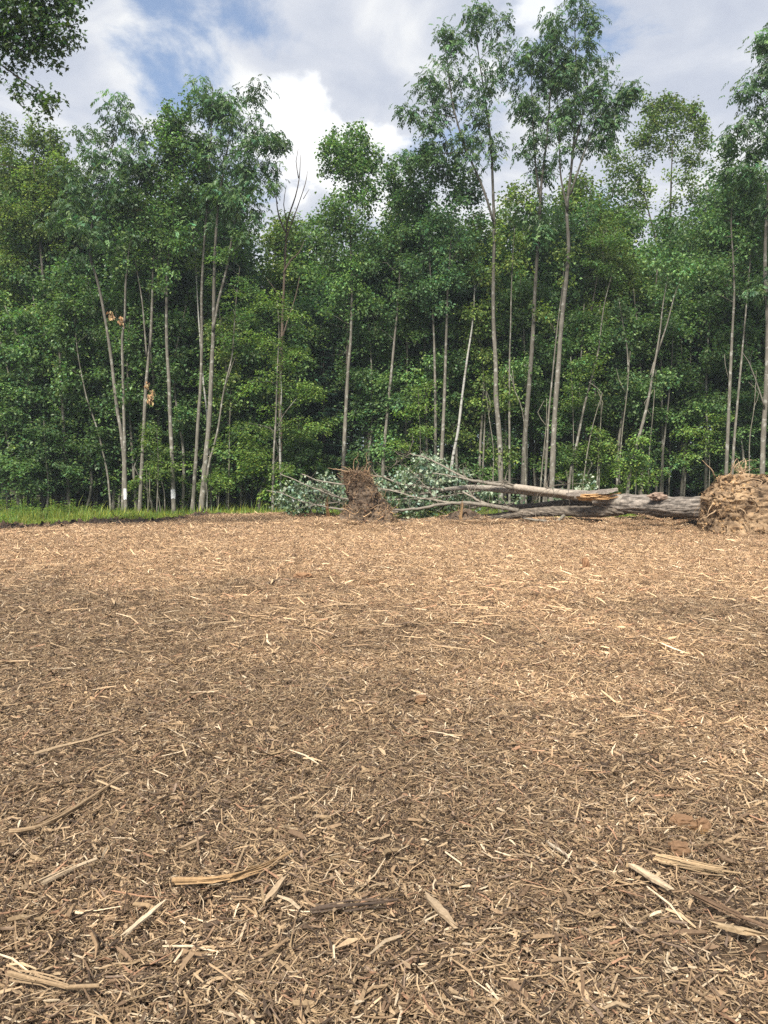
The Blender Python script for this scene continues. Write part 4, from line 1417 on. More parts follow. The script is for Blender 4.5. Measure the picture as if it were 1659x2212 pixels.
px_tree('maple_tree', 'leaning maple with a long bare low branch left of the twin-stemmed tree', 'tree', 33.4,
        [([(240, 1108), (233, 1030), (222, 975), (212, 930), (200, 890), (190, 860), (170, 760), (160, 650)], .05)],
        [(150, 680, 70, 50, .8), (165, 760, 60, 45, .7), (120, 620, 60, 50, .8)], 'maple', nper=55, group=G_FRONT)

# --- snag and bright sapling left of centre
r, b, st = px_tree('dead_tree', 'bare dead snag with crooked leafless limbs against the sky', 'tree', 34.0,
        [([(602, 1098), (605, 950), (604, 850), (607, 740), (609, 660), (613, 580), (616, 520), (620, 470), (636, 420), (645, 380), (648, 330)], .125),
         ([(612, 590), (628, 560), (645, 545), (656, 515)], .05), ([(617, 500), (603, 470), (597, 430), (600, 400)], .045), ([(616, 520), (635, 470), (660, 400), (664, 370)], .03), ([(645, 385), (640, 350), (645, 325)], .02),
         ([(607, 740), (620, 700), (640, 640), (648, 600)], .035), ([(600, 440), (590, 410)], .015), ([(610, 650), (590, 620), (575, 600)], .02), ([(620, 480), (612, 440), (618, 400)], .02), ([(655, 430), (668, 410)], .01)],
        None, 'maple', bark=M_BARKD, wood=(1.5, 1.35, 1.25), group=G_FRONT)
px_tree('beech_sapling', 'bright yellow-green sapling with flat layered sprays below the dead snag', 'tree', 32.2,
        [([(589, 1106), (591, 1000), (597, 900), (600, 800), (603, 720), (600, 650)], .06), ([(594, 940), (610, 900), (640, 860)], .02)],
        [(570, 650, 60, 35, .9), (630, 690, 45, 35, .8), (560, 730, 55, 35, .8), (620, 760, 50, 35, .8), (650, 840, 45, 20, .9), (570, 830, 50, 40, .8), (640, 930, 50, 28, .9), (555, 920, 50, 40, .7), (605, 1000, 60, 30, .8), (680, 840, 18, 14, .8), (690, 920, 20, 14, .6), (540, 990, 40, 25, .6)], 'beech', nper=60, rad=.55, rise=.1, group=G_FRONT)
px_tree('birch_tree', 'short white birch trunk behind the bright sapling', 'tree', 33.2, [([(607, 1095), (606, 1000), (604, 920), (608, 840), (600, 760)], .07)], [(600, 780, 40, 40, .4)], 'maple', 'maple_yellow', bark=M_BIRCH, nper=40, group=G_FRONT)

# --- centre
px_tree('maple_tree', 'rounded maple standing alone behind the brown root ball', 'tree', 34.5,
        [([(739, 1060), (741, 1014), (747, 894), (752, 803), (758, 730), (760, 621), (757, 520), (752, 400), (752, 330)], .115)],
        [(735, 335, 28, 35, .9), (765, 325, 28, 35, .9), (800, 360, 22, 45, .8), (715, 380, 32, 50), (755, 400, 45, 60, 1.2), (790, 440, 35, 60), (730, 480, 50, 60, 1.2), (780, 530, 45, 60), (730, 580, 50, 55), (770, 640, 50, 50, .8), (720, 670, 50, 40, .6)], 'maple', nper=62, group=G_FRONT)
px_tree('maple_tree', 'maple trunk hung with leafy shoots, between the root ball and the fallen crown', 'tree', 34.2,
        [([(826, 1060), (828, 1000), (836, 900), (845, 810), (852, 735), (860, 650), (865, 560), (868, 470)], .10)],
        [(850, 410, 28, 40, .9), (880, 430, 25, 35, .8), (865, 490, 45, 55), (840, 560, 45, 55), (870, 640, 45, 50), (830, 690, 45, 45, .8), (832, 960, 12, 35, 1.6), (850, 870, 25, 18, .9)], 'maple', 'shade', nper=58, group=G_FRONT)
px_tree('maple_tree', 'left of two close straight grey trunks behind the leafy fallen crown', 'tree', 33.6,
        [([(941, 1060), (941, 950), (941, 876), (938, 730), (933, 640), (929, 567), (925, 480), (920, 400)], .085)],
        [(905, 360, 28, 28, .8), (930, 380, 40, 40), (905, 450, 45, 50, 1.1), (940, 480, 45, 50), (910, 560, 50, 50), (935, 660, 45, 45, .7)], 'maple', 'dark', nper=60, group=G_FRONT)
px_tree('maple_tree', 'right of two close straight grey trunks behind the leafy fallen crown', 'tree', 33.2,
        [([(952, 1060), (954, 1000), (960, 870), (965, 710), (968, 620), (975, 520), (985, 430)], .11)],
        [(975, 400, 40, 45), (1000, 440, 40, 50), (970, 500, 45, 55), (990, 590, 45, 50, .9), (960, 640, 40, 40, .6)], 'maple', 'dark', nper=60, group=G_FRONT)
px_tree('birch_tree', 'slanting white birch trunk with dark marks behind the fallen crown', 'tree', 33.8,
        [([(970, 1055), (976, 1005), (989, 930), (998, 858), (1009, 774), (1021, 694), (1026, 600), (1030, 540)], .09)],
        [(1025, 530, 45, 45, .8), (1040, 610, 40, 50, .8), (1020, 690, 40, 40, .6)], 'maple', 'maple_yellow', bark=M_BIRCH, nper=52, group=G_FRONT)
px_tree('maple_sapling', 'short leaning grey trunk left of the tall pale ash', 'tree', 35.5, [([(1043, 1065), (1050, 1000), (1058, 930), (1066, 880), (1075, 800)], .08)], [(1070, 770, 40, 50, .6)], 'maple', 'shade', nper=50, group=G_FRONT)
px_tree('maple_sapling', 'thin upright stem between the birch and the tall pale ash', 'tree', 35.0, [([(1040, 1065), (1046, 930), (1050, 850), (1054, 760), (1058, 680)], .05)], [(1050, 700, 40, 45, .6), (1040, 800, 30, 35, .5)], 'beech', 'maple', nper=50, group=G_FRONT)

# --- the tall ashes right of centre
px_tree('ash_tree', 'tall open-crowned ash with a thin branch forking off to the left high up', 'tree', 32.4,
        [([(1083, 1065), (1080, 967), (1072, 858), (1071, 785), (1067, 694), (1067, 600), (1069, 500), (1067, 400), (1062, 310), (1050, 210), (1035, 110), (1030, 30)], .135),
         ([(1066, 480), (1050, 430), (1035, 390), (1000, 310), (975, 220), (965, 130), (960, 60)], .055), ([(1010, 330), (960, 330), (900, 335), (860, 345)], .025), ([(985, 255), (940, 245), (890, 238)], .025)],
        [(1010, 45, 30, 45, .6), (965, 70, 25, 48, .6), (1050, 60, 32, 60, .6), (1085, 100, 18, 55, .4), (985, 125, 45, 45, .55), (1040, 160, 45, 50, .6), (950, 180, 28, 45, .5), (925, 190, 18, 30, .45), (985, 215, 45, 40, .55), (905, 240, 42, 22, .5), (930, 270, 38, 28, .5), (1030, 255, 45, 45, .55),
         (975, 300, 40, 35, .5), (1060, 310, 35, 40, .5), (880, 345, 34, 14, .5), (935, 330, 26, 20, .4), (1015, 360, 35, 30, .4)], 'ash', nper=64, gap=.60, group=G_FRONT)
px_tree('ash_tree', 'thin pale pole stem just right of the tall open-crowned ash', 'tree', 32.6,
        [([(1101, 1065), (1100, 960), (1100, 875), (1100, 780), (1100, 712), (1102, 640), (1104, 566), (1108, 500)], .06)], [(1112, 470, 38, 50, .7), (1100, 560, 35, 45, .5), (1100, 860, 10, 40, .7), (1095, 990, 8, 25, .8)], 'maple', 'maple_yellow', nper=45, group=G_FRONT)
px_tree('ash_tree', 'tall dark-stemmed ash between two paler tall ashes', 'tree', 33.0,
        [([(1128, 1065), (1134, 949), (1143, 840), (1151, 730), (1156, 620), (1163, 500), (1168, 400), (1180, 300), (1190, 170), (1190, 90)], .14), ([(1166, 430), (1155, 340), (1148, 240), (1145, 150)], .05)],
        [(1150, 110, 40, 40, .95), (1190, 90, 35, 45, .9), (1130, 160, 32, 45, .9), (1175, 180, 50, 55, 1.0), (1140, 240, 45, 50, .95), (1185, 280, 45, 50, .9), (1145, 320, 42, 40, .8), (1170, 380, 42, 45, .7), (1140, 440, 40, 45, .8), (1165, 520, 45, 50, .8)], 'ash', nper=70, bark=M_BARK, wood=(.75, .75, .75), group=G_FRONT)
px_tree('ash_tree', 'tallest ash with a pale straight trunk, its crown touching the top of the sky', 'tree', 32.2,
        [([(1190, 1070), (1199, 912), (1206, 803), (1214, 694), (1225, 585), (1229, 520), (1226, 450), (1236, 370), (1246, 250), (1247, 130), (1242, 30)], .15), ([(1232, 420), (1262, 330), (1290, 260), (1330, 225), (1365, 195)], .045), ([(1240, 320), (1265, 220), (1275, 120)], .045), ([(1226, 455), (1212, 380), (1210, 290), (1205, 180)], .045)],
        [(1240, 10, 40, 45, .9), (1210, 50, 32, 45, .9), (1275, 55, 32, 50, .9), (1240, 110, 55, 50, 1), (1285, 130, 30, 50, .9), (1215, 160, 42, 50, .95), (1265, 200, 48, 50, .95), (1295, 190, 24, 36, .8), (1225, 250, 45, 45, .8), (1290, 260, 32, 36, .6), (1340, 215, 26, 16, .5), (1362, 198, 12, 14, .5), (1320, 260, 22, 26, .45), (1250, 310, 45, 36, .55), (1300, 320, 28, 26, .4)], 'ash', nper=70, group=G_FRONT)
px_tree('ash_tree', 'slim stem leaning against the tallest ash from the left', 'tree', 32.6,
        [([(1173, 1068), (1181, 985), (1186, 900), (1192, 832), (1201, 730), (1207, 680), (1214, 620), (1216, 560)], .06), ([(1203, 725), (1190, 700), (1176, 690)], .015)], [(1220, 560, 40, 45, .5), (1185, 690, 26, 22, .5)], 'maple', 'maple_yellow', nper=45, group=G_FRONT)
px_tree('maple_tree', 'curved leaning stem reaching right from the foot of the tallest ash', 'tree', 32.8,
        [([(1222, 1070), (1233, 1010), (1245, 960), (1258, 890), (1270, 840), (1283, 790), (1292, 752), (1298, 700), (1306, 650), (1318, 600)], .075)], [(1320, 590, 45, 40, .7), (1300, 520, 50, 50, .8), (1290, 700, 40, 30, .5), (1250, 780, 40, 20, .6), (1225, 980, 20, 20, .6)], 'beech', 'maple', nper=55, group=G_FRONT)
px_tree('maple_tree', 'pale leaning trunk that forks like a V above the torn bark slab', 'tree', 31.6,
        [([(1350, 1072), (1360, 1020), (1372, 967), (1394, 876), (1408, 796), (1421, 723), (1427, 660), (1440, 600)], .095), ([(1404, 815), (1420, 765), (1441, 700), (1456, 640), (1470, 600)], .05)],
        [(1440, 570, 45, 45, .7), (1480, 610, 40, 40, .7), (1420, 500, 50, 50, .8), (1370, 1000, 24, 30, .7), (1420, 820, 30, 20, .5)], 'maple', 'shade', nper=55, group=G_FRONT)
px_tree('maple_sapling', 'dark thin leaning stem in the gap right of the V-forked trunk', 'tree', 35, [([(1425, 1065), (1431, 990), (1437, 930), (1446, 850), (1452, 785), (1455, 700)], .06)], [(1455, 700, 45, 45, .6), (1440, 620, 45, 45, .6)], 'maple', 'shade', nper=50, wood=(.7, .7, .7), group=G_FRONT)
px_tree('maple_sapling', 'shaded upright trunk standing behind the middle of the bole', 'tree', 36, [([(1470, 1066), (1477, 1000), (1481, 930), (1487, 858), (1488, 760), (1490, 650)], .09)], [(1490, 700, 50, 50, .7), (1500, 610, 50, 50, .8), (1500, 1000, 40, 20, .5)], 'maple', 'shade', nper=52, wood=(.65, .65, .65), group=G_FRONT)
px_tree('maple_tree', 'large round-topped tree further back, its open crown standing above the wood', 'tree', 43.0,
        [([(1440, 1066), (1442, 900), (1445, 700), (1447, 560), (1449, 460), (1450, 380), (1452, 290)], .22), ([(1445, 600), (1420, 530), (1405, 480), (1390, 420), (1375, 380)], .1)],
        [(1400, 262, 18, 26), (1430, 250, 18, 28), (1462, 250, 16, 24), (1497, 268, 20, 34), (1515, 300, 14, 24), (1420, 295, 30, 20), (1455, 305, 30, 22), (1485, 325, 24, 20), (1385, 310, 20, 22), (1410, 335, 26, 18, .8), (1505, 355, 26, 18, .7), (1360, 350, 22, 26), (1335, 385, 24, 24), (1375, 385, 26, 20), (1400, 400, 30, 18, .7), (1470, 385, 26, 16, .6), (1345, 430, 28, 26), (1380, 440, 26, 22, .8), (1325, 480, 30, 28), (1365, 490, 30, 26, .8), (1500, 430, 30, 26, .8), (1470, 450, 26, 22, .6), (1320, 350, 12, 22, .6)], 'maple', 'maple_yellow', nper=46, gap=.66, rad=.5, size=1.1, bark=M_BARKD, group='taller trees deeper in the wood')
px_tree('maple_tree', 'left of two pale stems rising behind the tan root ball', 'tree', 31.0,
        [([(1566, 1065), (1569, 980), (1574, 876), (1579, 730), (1581, 640), (1577, 567), (1575, 480), (1580, 400)], .095), ([(1574, 820), (1567, 790), (1565, 765)], .012)],
        [(1575, 370, 40, 45, .9), (1600, 430, 45, 50), (1560, 470, 45, 50), (1590, 530, 45, 45, .8), (1560, 590, 40, 40, .6)], 'maple', 'shade', nper=60, group=G_FRONT)
px_tree('maple_tree', 'thinner right of two pale stems rising behind the tan root ball', 'tree', 31.4,
        [([(1578, 1065), (1583, 960), (1590, 876), (1598, 767), (1608, 658), (1615, 580), (1620, 500)], .07)], [(1620, 470, 45, 50, .9), (1635, 540, 40, 50, .9), (1610, 610, 40, 40, .7)], 'maple', 'shade', nper=58, group=G_FRONT)
px_tree('ash_tree', 'trunk at the right edge carrying a dark ash crown high into the sky', 'tree', 30.0,
        [([(1645, 1075), (1652, 940), (1657, 858), (1660, 700), (1656, 560), (1662, 400), (1672, 250), (1680, 100), (1680, 0)], .125), ([(1652, 880), (1635, 830), (1615, 780), (1600, 760)], .03)],
        [(1655, 95, 16, 36, .7), (1650, 165, 24, 40, .9), (1615, 200, 24, 20, .6), (1640, 240, 38, 36, .9), (1600, 285, 40, 18, .55), (1650, 310, 45, 40, .9), (1625, 360, 45, 40, .9), (1660, 430, 45, 60), (1700, 120, 50, 110), (1710, 300, 60, 90), (1650, 620, 40, 60, .8)], 'ash', nper=66, group=G_FRONT)

SPRAYS = [('thin sapling with a few bright sprays before the V-forked trunk', 1372, 31.2, [(1365, 985, 30, 12), (1352, 1010, 26, 10), (1385, 1030, 34, 12), (1380, 950, 22, 10)]),
          ('slight sapling with yellow-green sprays in the dark gap above the torn slab', 1292, 32.3, [(1290, 960, 34, 9), (1310, 985, 26, 8), (1270, 975, 20, 8), (1300, 930, 16, 7)]),
          ('slim sapling with bright sprays right of the tallest ash', 1236, 32.6, [(1262, 800, 34, 14), (1250, 840, 28, 10), (1290, 770, 26, 12), (1225, 870, 24, 10)]),
          ('sapling with shaded sprays left of the two pale stems behind the tan root ball', 1530, 33.5, [(1510, 930, 40, 12), (1535, 960, 36, 12), (1490, 980, 34, 10), (1550, 900, 30, 12)]),
          ('sapling with hanging sprays between the birch and the twin grey trunks', 905, 33.6, [(890, 880, 36, 14), (905, 930, 40, 12), (870, 960, 30, 12), (925, 840, 30, 12)]),
          ('bright sapling sprouting between the two blazed trunks', 338, 32.4, [(335, 960, 30, 14), (345, 995, 34, 12), (322, 925, 20, 12), (360, 1020, 20, 8)]),
          ('little bright sapling low at the foot of the forked ash', 470, 32.2, [(472, 1030, 22, 9), (480, 1045, 16, 7)])]
for lab, u, Y, bl in SPRAYS:
    top = min(b_[1] for b_ in bl)
    px_tree('beech_sapling', lab, 'sapling', Y, [([(u, 1090), (u + 3, (1090 + top) / 2), (u - 2, top)], .022)], [(a_, b_, c_, d_, 1.5) for a_, b_, c_, d_ in bl], 'beech', nper=34, rad=.42, rise=0, gap=.5, depth=1.6, first=.6, group='thin bright saplings')
# --- leafless poles and whips
POLES = [('bare crooked whip left of the dark-stemmed ash', [(1137, 1062), (1135, 990), (1132, 912), (1122, 870), (1112, 845), (1106, 800)], .035, 32),
         ('bare leaning pole crossing the gap right of the tallest ash', [(1253, 1065), (1265, 1000), (1280, 930), (1295, 880), (1306, 847)], .032, 32),
         ('bare upright pole with a few hanging twigs behind the torn slab', [(1287, 1065), (1293, 980), (1299, 900), (1300, 850)], .03, 32.5),
         ('pair of thin poles leaning together right of the V-forked trunk', [(1399, 1068), (1402, 980), (1408, 900), (1416, 800)], .04, 33.5),
         ('short slanting pole left of the tallest ash', [(1163, 1065), (1172, 1000), (1180, 920), (1182, 860)], .04, 33),
         ('thin bare stem near the middle of the dark gap above the log', [(1333, 1066), (1342, 950), (1352, 850), (1358, 760)], .035, 34),
         ('slender grey whip standing between the two blazed trunks', [(318, 1109), (322, 1060), (319, 1000), (325, 950)], .03, 33.0),
         ('crooked whip between the square blaze and the thin straight trunk', [(357, 1108), (355, 1060), (347, 1030), (350, 985)], .028, 33.2),
         ('thin dark stem left of the bright yellow-green sapling', [(493, 1098), (496, 1000), (498, 900), (500, 830)], .035, 33.6),
         ('bare whip arching between the birch and the thin pale pole', [(1062, 1066), (1066, 980), (1056, 900), (1050, 850)], .028, 33.5),
         ('thin pole right behind the dark leaning stem', [(1444, 1066), (1447, 960), (1443, 880), (1450, 800)], .04, 36),
         ('grey whip rising over the knob on the bole', [(1622, 1040), (1620, 960), (1628, 880), (1634, 800)], .025, 31.5)]
for lab, pts, r0, Y in POLES:
    px_tree('bare_pole', lab, 'sapling', Y, [(pts, r0)] + [([pts[-2], (pts[-2][0] + random.uniform(-18, 18), pts[-2][1] - 30), (pts[-2][0] + random.uniform(-26, 26), pts[-2][1] - 55)], r0 * .4)], None, 'maple', wood=(1.05, 1.05, 1.0), tube_sides=6, group='bare poles and whips')

# --- near maple whose branches reach in at the top left
def near_maple():
    Y = 17.0
    root = empty('maple_tree', (-13.2, 17.6, 0))
    base = np.array([-13.2, 17.6, 0.0])
    tag(root, 'near maple branches hanging in from the top left corner', 'tree')
    wm = MB()
    P = smooth_path([base, base + np.array([.1, 0, 3]), base + np.array([0, .1, 6.5]), base + np.array([.3, 0, 10]), base + np.array([.2, .2, 14.5])], .4)
    R = stem_radii(P, .24, .03)
    wm.tube(P, R, 10)
    ST = [(P, R)]
    for pts in ([(-420, 90), (-250, 95), (-100, 90), (0, 92), (60, 95), (110, 95)], [(-420, 120), (-200, 90), (-60, 50), (20, 40), (90, 20), (140, 5)], [(-420, 200), (-200, 150), (-60, 135), (0, 138), (30, 160), (60, 180), (100, 205), (125, 215)], [(30, 160), (50, 180), (62, 190)], [(-300, 60), (-100, 0), (20, -40), (100, -70)],
                [(-420, 420), (-250, 370), (-100, 340), (-20, 350), (40, 365)]):
        q = np.array([at(u, v, Y) for u, v in pts])
        q = smooth_path(q, .25)
        r_ = np.linspace(.06 if pts[0][0] < -100 else .02, .008, len(q))
        wm.tube(q, r_, 6, (.35, .33, .32))
        ST.append((q, r_))
    k = Y / F
    cm = MB()
    blobs = [(20, 30, 80, 45, 1.3), (100, 30, 60, 40, 1.3), (150, 20, 28, 40, 1.0), (60, 75, 80, 32, 1.2), (130, 85, 40, 26, 1.0), (20, 115, 45, 20, .9), (90, 115, 34, 18, .8), (60, 105, 50, 24, .9), (-60, 60, 80, 80, 1), (-60, 140, 50, 30, .6), (105, 122, 16, 10, .7),
             (20, 140, 26, 12, .6), (32, 180, 28, 16, .7), (60, 195, 26, 16, .7), (90, 210, 26, 14, .7), (75, 225, 26, 18, .8), (105, 232, 22, 16, .6), (45, 205, 14, 12, .5), (125, 225, 16, 8, .5), (100, -30, 80, 40, 1.2), (0, -40, 90, 40, 1.2), (-200, 120, 90, 90, .7), (-330, 60, 120, 120, .7), (-300, 250, 90, 80, .5)]
    tips = blob_points([(at(b[0], b[1], Y), (b[2] * k, .5 * (b[2] + b[3]) * k + .1, b[3] * k), b[4]) for b in blobs], .25)
    branchwork(wm, ST, tips, (.35, .33, .32), 0.0, .02)
    m = len(tips)
    n = m * 11
    B = np.repeat(tips, 11, axis=0) + rng.normal(0, .10, (n, 3))
    az = rng.uniform(0, 6.283, n)
    d = np.stack([np.cos(az), np.sin(az), -rng.uniform(.2, 1.1, n)], -1)
    nn = np.stack([rng.normal(0, .45, n), rng.normal(-.3, .45, n), np.full(n, .8)], -1)
    put_lobed(cm, B, d, nn, .10 * rng.uniform(.7, 1.2, n), tint(n, (0.06, 0.105, 0.035), .25, .14))
    cm.build('crown', M_LEAF, root, False, base)
    wm.build('trunk', M_BARKD, root, True, base)


near_maple()


# ------------------------------------------------------------------ deeper trees: a few of each kind, then copies
def proto_tree(name, H, kind, hue, crown, nper, rad, gap, r0, bark, size=1.0, wood=(1, 1, 1), lean=0.3, rise=.5, first=1.5):
    """crown: (centre height share, half width, half height share, density) lobes"""
    root = empty(name, (0, 0, -50))
    P = smooth_path([np.array([0, 0, 0.0]), np.array([rng.normal(0, lean * .3), rng.normal(0, lean * .3), H * .3]), np.array([rng.normal(0, lean), rng.normal(0, lean), H * .65]), np.array([rng.normal(0, lean), rng.normal(0, lean), H * .96])], .5)
    R = stem_radii(P, r0, .012)
    wm = MB()
    wm.tube(P, R, 7, wood)
    bl = []
    for zc, hw, hh, dens, off in crown:
        a = rng.uniform(0, 6.283)
        bl.append((np.array([math.cos(a) * off, math.sin(a) * off, zc * H]), (hw, hw, hh * H), dens))
    tips = blob_points(bl, gap)
    tips = tips[tips[:, 2] > .6]
    branchwork(wm, [(P, R)], tips, wood, rise, first=first)
    cm = MB()
    cluster_leaves(cm, tips, kind, rad, nper, size, hue)
    cm.build('crown', M_LEAF, root)
    wm.build('trunk', bark, root, True)
    return root


def proto_conifer(name, H, r0, hue=(0.022, 0.052, 0.034), wmax=2.2, low=0.12):
    root = empty(name, (0, 0, -50))
    wm, cm = MB(), MB()
    P = np.stack([np.zeros(30), np.zeros(30), np.linspace(0, H, 30)], -1)
    wm.tube(P, stem_radii(P, r0, .01), 7, (.8, .8, .8))
    z = H * low
    while z < H * .985:
        s = (z / H - low) / (1 - low)
        ln = wmax * (1 - s) ** .8 * rng.uniform(.75, 1.1) + .12
        for q in range(rng.integers(4, 7)):
            a = rng.uniform(0, 6.283)
            d = np.array([math.cos(a), math.sin(a), 0])
            n = max(4, int(ln / .28))
            t = np.linspace(0, 1, n)
            path = np.array([0, 0, z]) + d * (ln * t)[:, None] + np.array([0, 0, 1.0]) * (ln * (-.28 * t + .14 * t * t))[:, None]
            wm.tube(path, np.linspace(.018, .005, n), 3, (.6, .6, .6), False)
            m = int(34 * ln) + 14
            tt = rng.uniform(.12, 1, m)
            Bp = np.stack([np.interp(tt, t, path[:, k]) for k in range(3)], -1)
            sd = np.cross(d, [0, 0, 1.0]) * np.sign(rng.normal(0, 1, m))[:, None]
            dd = d * .75 + sd * rng.uniform(.2, 1.0, m)[:, None] + np.array([0, 0, -1.0]) * rng.uniform(0, .55, m)[:, None]
            put_leaves(cm, Bp, dd, np.tile([0, 0, 1.0], (m, 1)) + rng.normal(0, .25, (m, 3)), rng.uniform(.16, .34, m), .07, tint(m, hue, .25, .06), .1)
        z += rng.uniform(.2, .34)
    cm.build('crown', M_LEAF, root)
    wm.build('trunk', M_BARKD, root, True)
    return root


def lobes(n, z0, z1, spread):
    out = []
    for q in range(n):
        z = z0 + (z1 - z0) * (q + rng.uniform(0, 1)) / n
        k = math.sin(math.pi * min(1, (z - z0) / (z1 - z0) * .8 + .2))
        out.append((z, rng.uniform(.45, .8), rng.uniform(.028, .05), rng.uniform(.7, 1.2), rng.uniform(.2, 1.5) * spread * k))
    return out


PROTO = {
    'tall': [proto_tree('maple_tree', 14.5, 'maple', h, [(.50, 1.5, .14, .6, .4), (.62, 2.0, .14, 1, .5), (.76, 1.9, .14, 1, .5), (.90, 1.2, .11, 1, .2), (.40, 1.4, .1, .4, .5)], 58, .62, .74, .15, M_BARKD, 1.15) for h in ('maple', 'shade', 'dark', 'maple_yellow')],
    'mid': [proto_tree('maple_tree', 9.0, 'maple', h, [(.35, 1.5, .14, .7, .4), (.55, 1.9, .16, 1, .4), (.75, 1.6, .16, 1, .3), (.92, .9, .10, 1, .1)], 56, .56, .68, .09, M_BARKD, 1.1) for h in ('shade', 'dark', 'maple')],
    'under': [proto_tree('maple_sapling', hh, 'beech', hu, [(.30, 1.1, .09, .7, .3), (.48, 1.35, .10, .8, .4), (.66, 1.2, .10, .8, .3), (.84, .8, .10, .9, .1)], 50, .5, .60, .045, M_BARK, 1.25, rise=.1, first=.5) for hh, hu in ((5.2, 'shade'), (4.2, 'maple'), (6.4, 'dark'), (3.4, 'beech'), (8.6, 'maple'), (7.8, 'shade'))],
    'young': [proto_tree('young_maple', H_, 'maple', hu, lobes(n_, zl, .94, .95), 40, .42, .70, .07, M_BARK, 1.12) for H_, hu, n_, zl in ((10.5, 'maple', 17, .24), (9.0, 'shade', 15, .24), (11.5, 'shade', 18, .24), (9.8, 'maple_yellow', 15, .3), (11, 'maple', 14, .42), (10.2, 'shade', 13, .42))],
    'fir': [proto_conifer('hemlock_tree', 11.5, .14), proto_conifer('spruce_tree', 9.0, .12, (0.026, 0.056, 0.044), 1.7)],
}
USED = set()


def plant(kind, i, x, y, rz, sc, label, cat, group, sz=None):
    src = PROTO[kind][i % len(PROTO[kind])]
    loc = (x, y, float(gh(x, y)) - .03)
    if src.name not in USED:
        USED.add(src.name)
        src.location, src.rotation_euler, src.scale = loc, (0, 0, rz), (sc, sc, sz or sc)
        o = src
    else:
        o = copy_tree(src, loc, rz, sc, sz)
    tag(o, label, cat, group)
    return o


def px_x(u, Y):
    return (u - CX) / F * Y


ANCHORS = [(60, 'the yellowish far-left maple'), (235, 'the leaning far-left maple'), (268, 'the twin-stemmed tree'), (312, 'the trunk with dry leaves'), (368, 'the square-blazed trunk'), (425, 'the thin straight trunk'), (456, 'the forked ash'), (500, 'the bent sapling'), (603, 'the dead snag'),
           (750, 'the maple over the brown root ball'), (840, 'the shoot-hung trunk'), (938, 'the paired grey trunks'), (1000, 'the slanting birch'), (1071, 'the open-crowned ash'), (1100, 'the pale pole stem'), (1145, 'the dark-stemmed ash'), (1208, 'the tallest ash'), (1268, 'the curved leaning stem'),
           (1330, 'the torn bark slab'), (1400, 'the V-forked trunk'), (1484, 'the shaded upright trunk'), (1575, 'the two pale stems'), (1655, 'the right-edge trunk')]
TAKEN = set()


def where(look, u, tails=('', ', farther back', ', deepest in')):
    """a label that names the nearest front-row tree"""
    order = sorted(ANCHORS, key=lambda a: abs(a[0] - u))
    for tail in tails:
        for au, nm in order[:2]:
            du = u - au
            rel = 'straight behind' if abs(du) < 14 else 'behind and left of' if du < 0 else 'behind and right of'
            lab = '%s %s %s%s' % (look, rel, nm, tail)
            if lab not in TAKEN:
                TAKEN.add(lab)
                return lab
    return lab


# trees of the second and third rows (picture column, distance, kind, height scale)
random.seed(5)
ROW2 = [(-60, 38, 'tall', 3, .86), (20, 41, 'tall', 0, .95), (130, 39, 'tall', 1, .9), (210, 38, 'tall', 2, .88), (330, 37, 'tall', 0, .82), (420, 40, 'tall', 1, .95), (505, 38, 'tall', 2, .86),
        (560, 42, 'mid', 0, 1.0), (690, 39, 'mid', 1, 1.1), (660, 44, 'tall', 0, .85), (790, 38, 'tall', 2, .76), (850, 40, 'tall', 3, .82), (900, 37, 'tall', 2, .78), (970, 39, 'tall', 1, .84), (1030, 38, 'tall', 2, .76), (1090, 40, 'tall', 0, .82),
        (1150, 38, 'tall', 1, .80), (1220, 40, 'tall', 2, .84), (1290, 39, 'tall', 3, .74), (1360, 41, 'tall', 3, .74), (1400, 38, 'mid', 2, 1.12), (1490, 39, 'tall', 1, .78), (1550, 37, 'tall', 0, .80), (1610, 38, 'tall', 2, .86), (1680, 37, 'tall', 1, .9), (1760, 39, 'tall', 0, .9),
        (-30, 46, 'tall', 1, 1.0), (80, 48, 'tall', 2, 1.0), (180, 46, 'tall', 0, 1.0), (290, 47, 'tall', 1, .95), (380, 49, 'tall', 2, .95), (480, 47, 'tall', 0, .95), (590, 50, 'mid', 1, 1.3), (730, 48, 'tall', 1, .85), (820, 50, 'tall', 2, .85), (930, 48, 'tall', 0, .88), (1010, 50, 'tall', 1, .9), (1120, 47, 'tall', 2, .85), (1180, 50, 'tall', 0, .9), (1260, 48, 'tall', 1, .85), (1340, 50, 'tall', 2, .8), (1460, 49, 'tall', 0, .9), (1530, 47, 'tall', 1, .86), (1600, 50, 'tall', 2, .95), (1690, 48, 'tall', 0, .95)]
ROW2 += [(625, 41, 'tall', 3, .92), (675, 42, 'tall', 0, .98), (1240, 42, 'tall', 3, .92), (1300, 43, 'tall', 0, .92), (1545, 42, 'tall', 1, .95)]
for u, Y, k, i, s in ROW2:
    s = s * (1.15 if 570 < u < 700 else 1.27)
    lab = {0: 'dense green maple', 1: 'shaded blue-green maple', 2: 'dark-leaved maple', 3: 'yellow-green maple'}[i] if k == 'tall' else 'half-grown maple'
    zone = 'left part' if u < 560 else 'middle' if u < 1060 else 'right part'
    plant(k, i, px_x(u, Y), Y + random.uniform(-.6, .6), random.uniform(0, 6.28), s, where(lab, u), 'tree', 'trees of the deeper wood, %s' % zone, s * random.uniform(.95, 1.08))
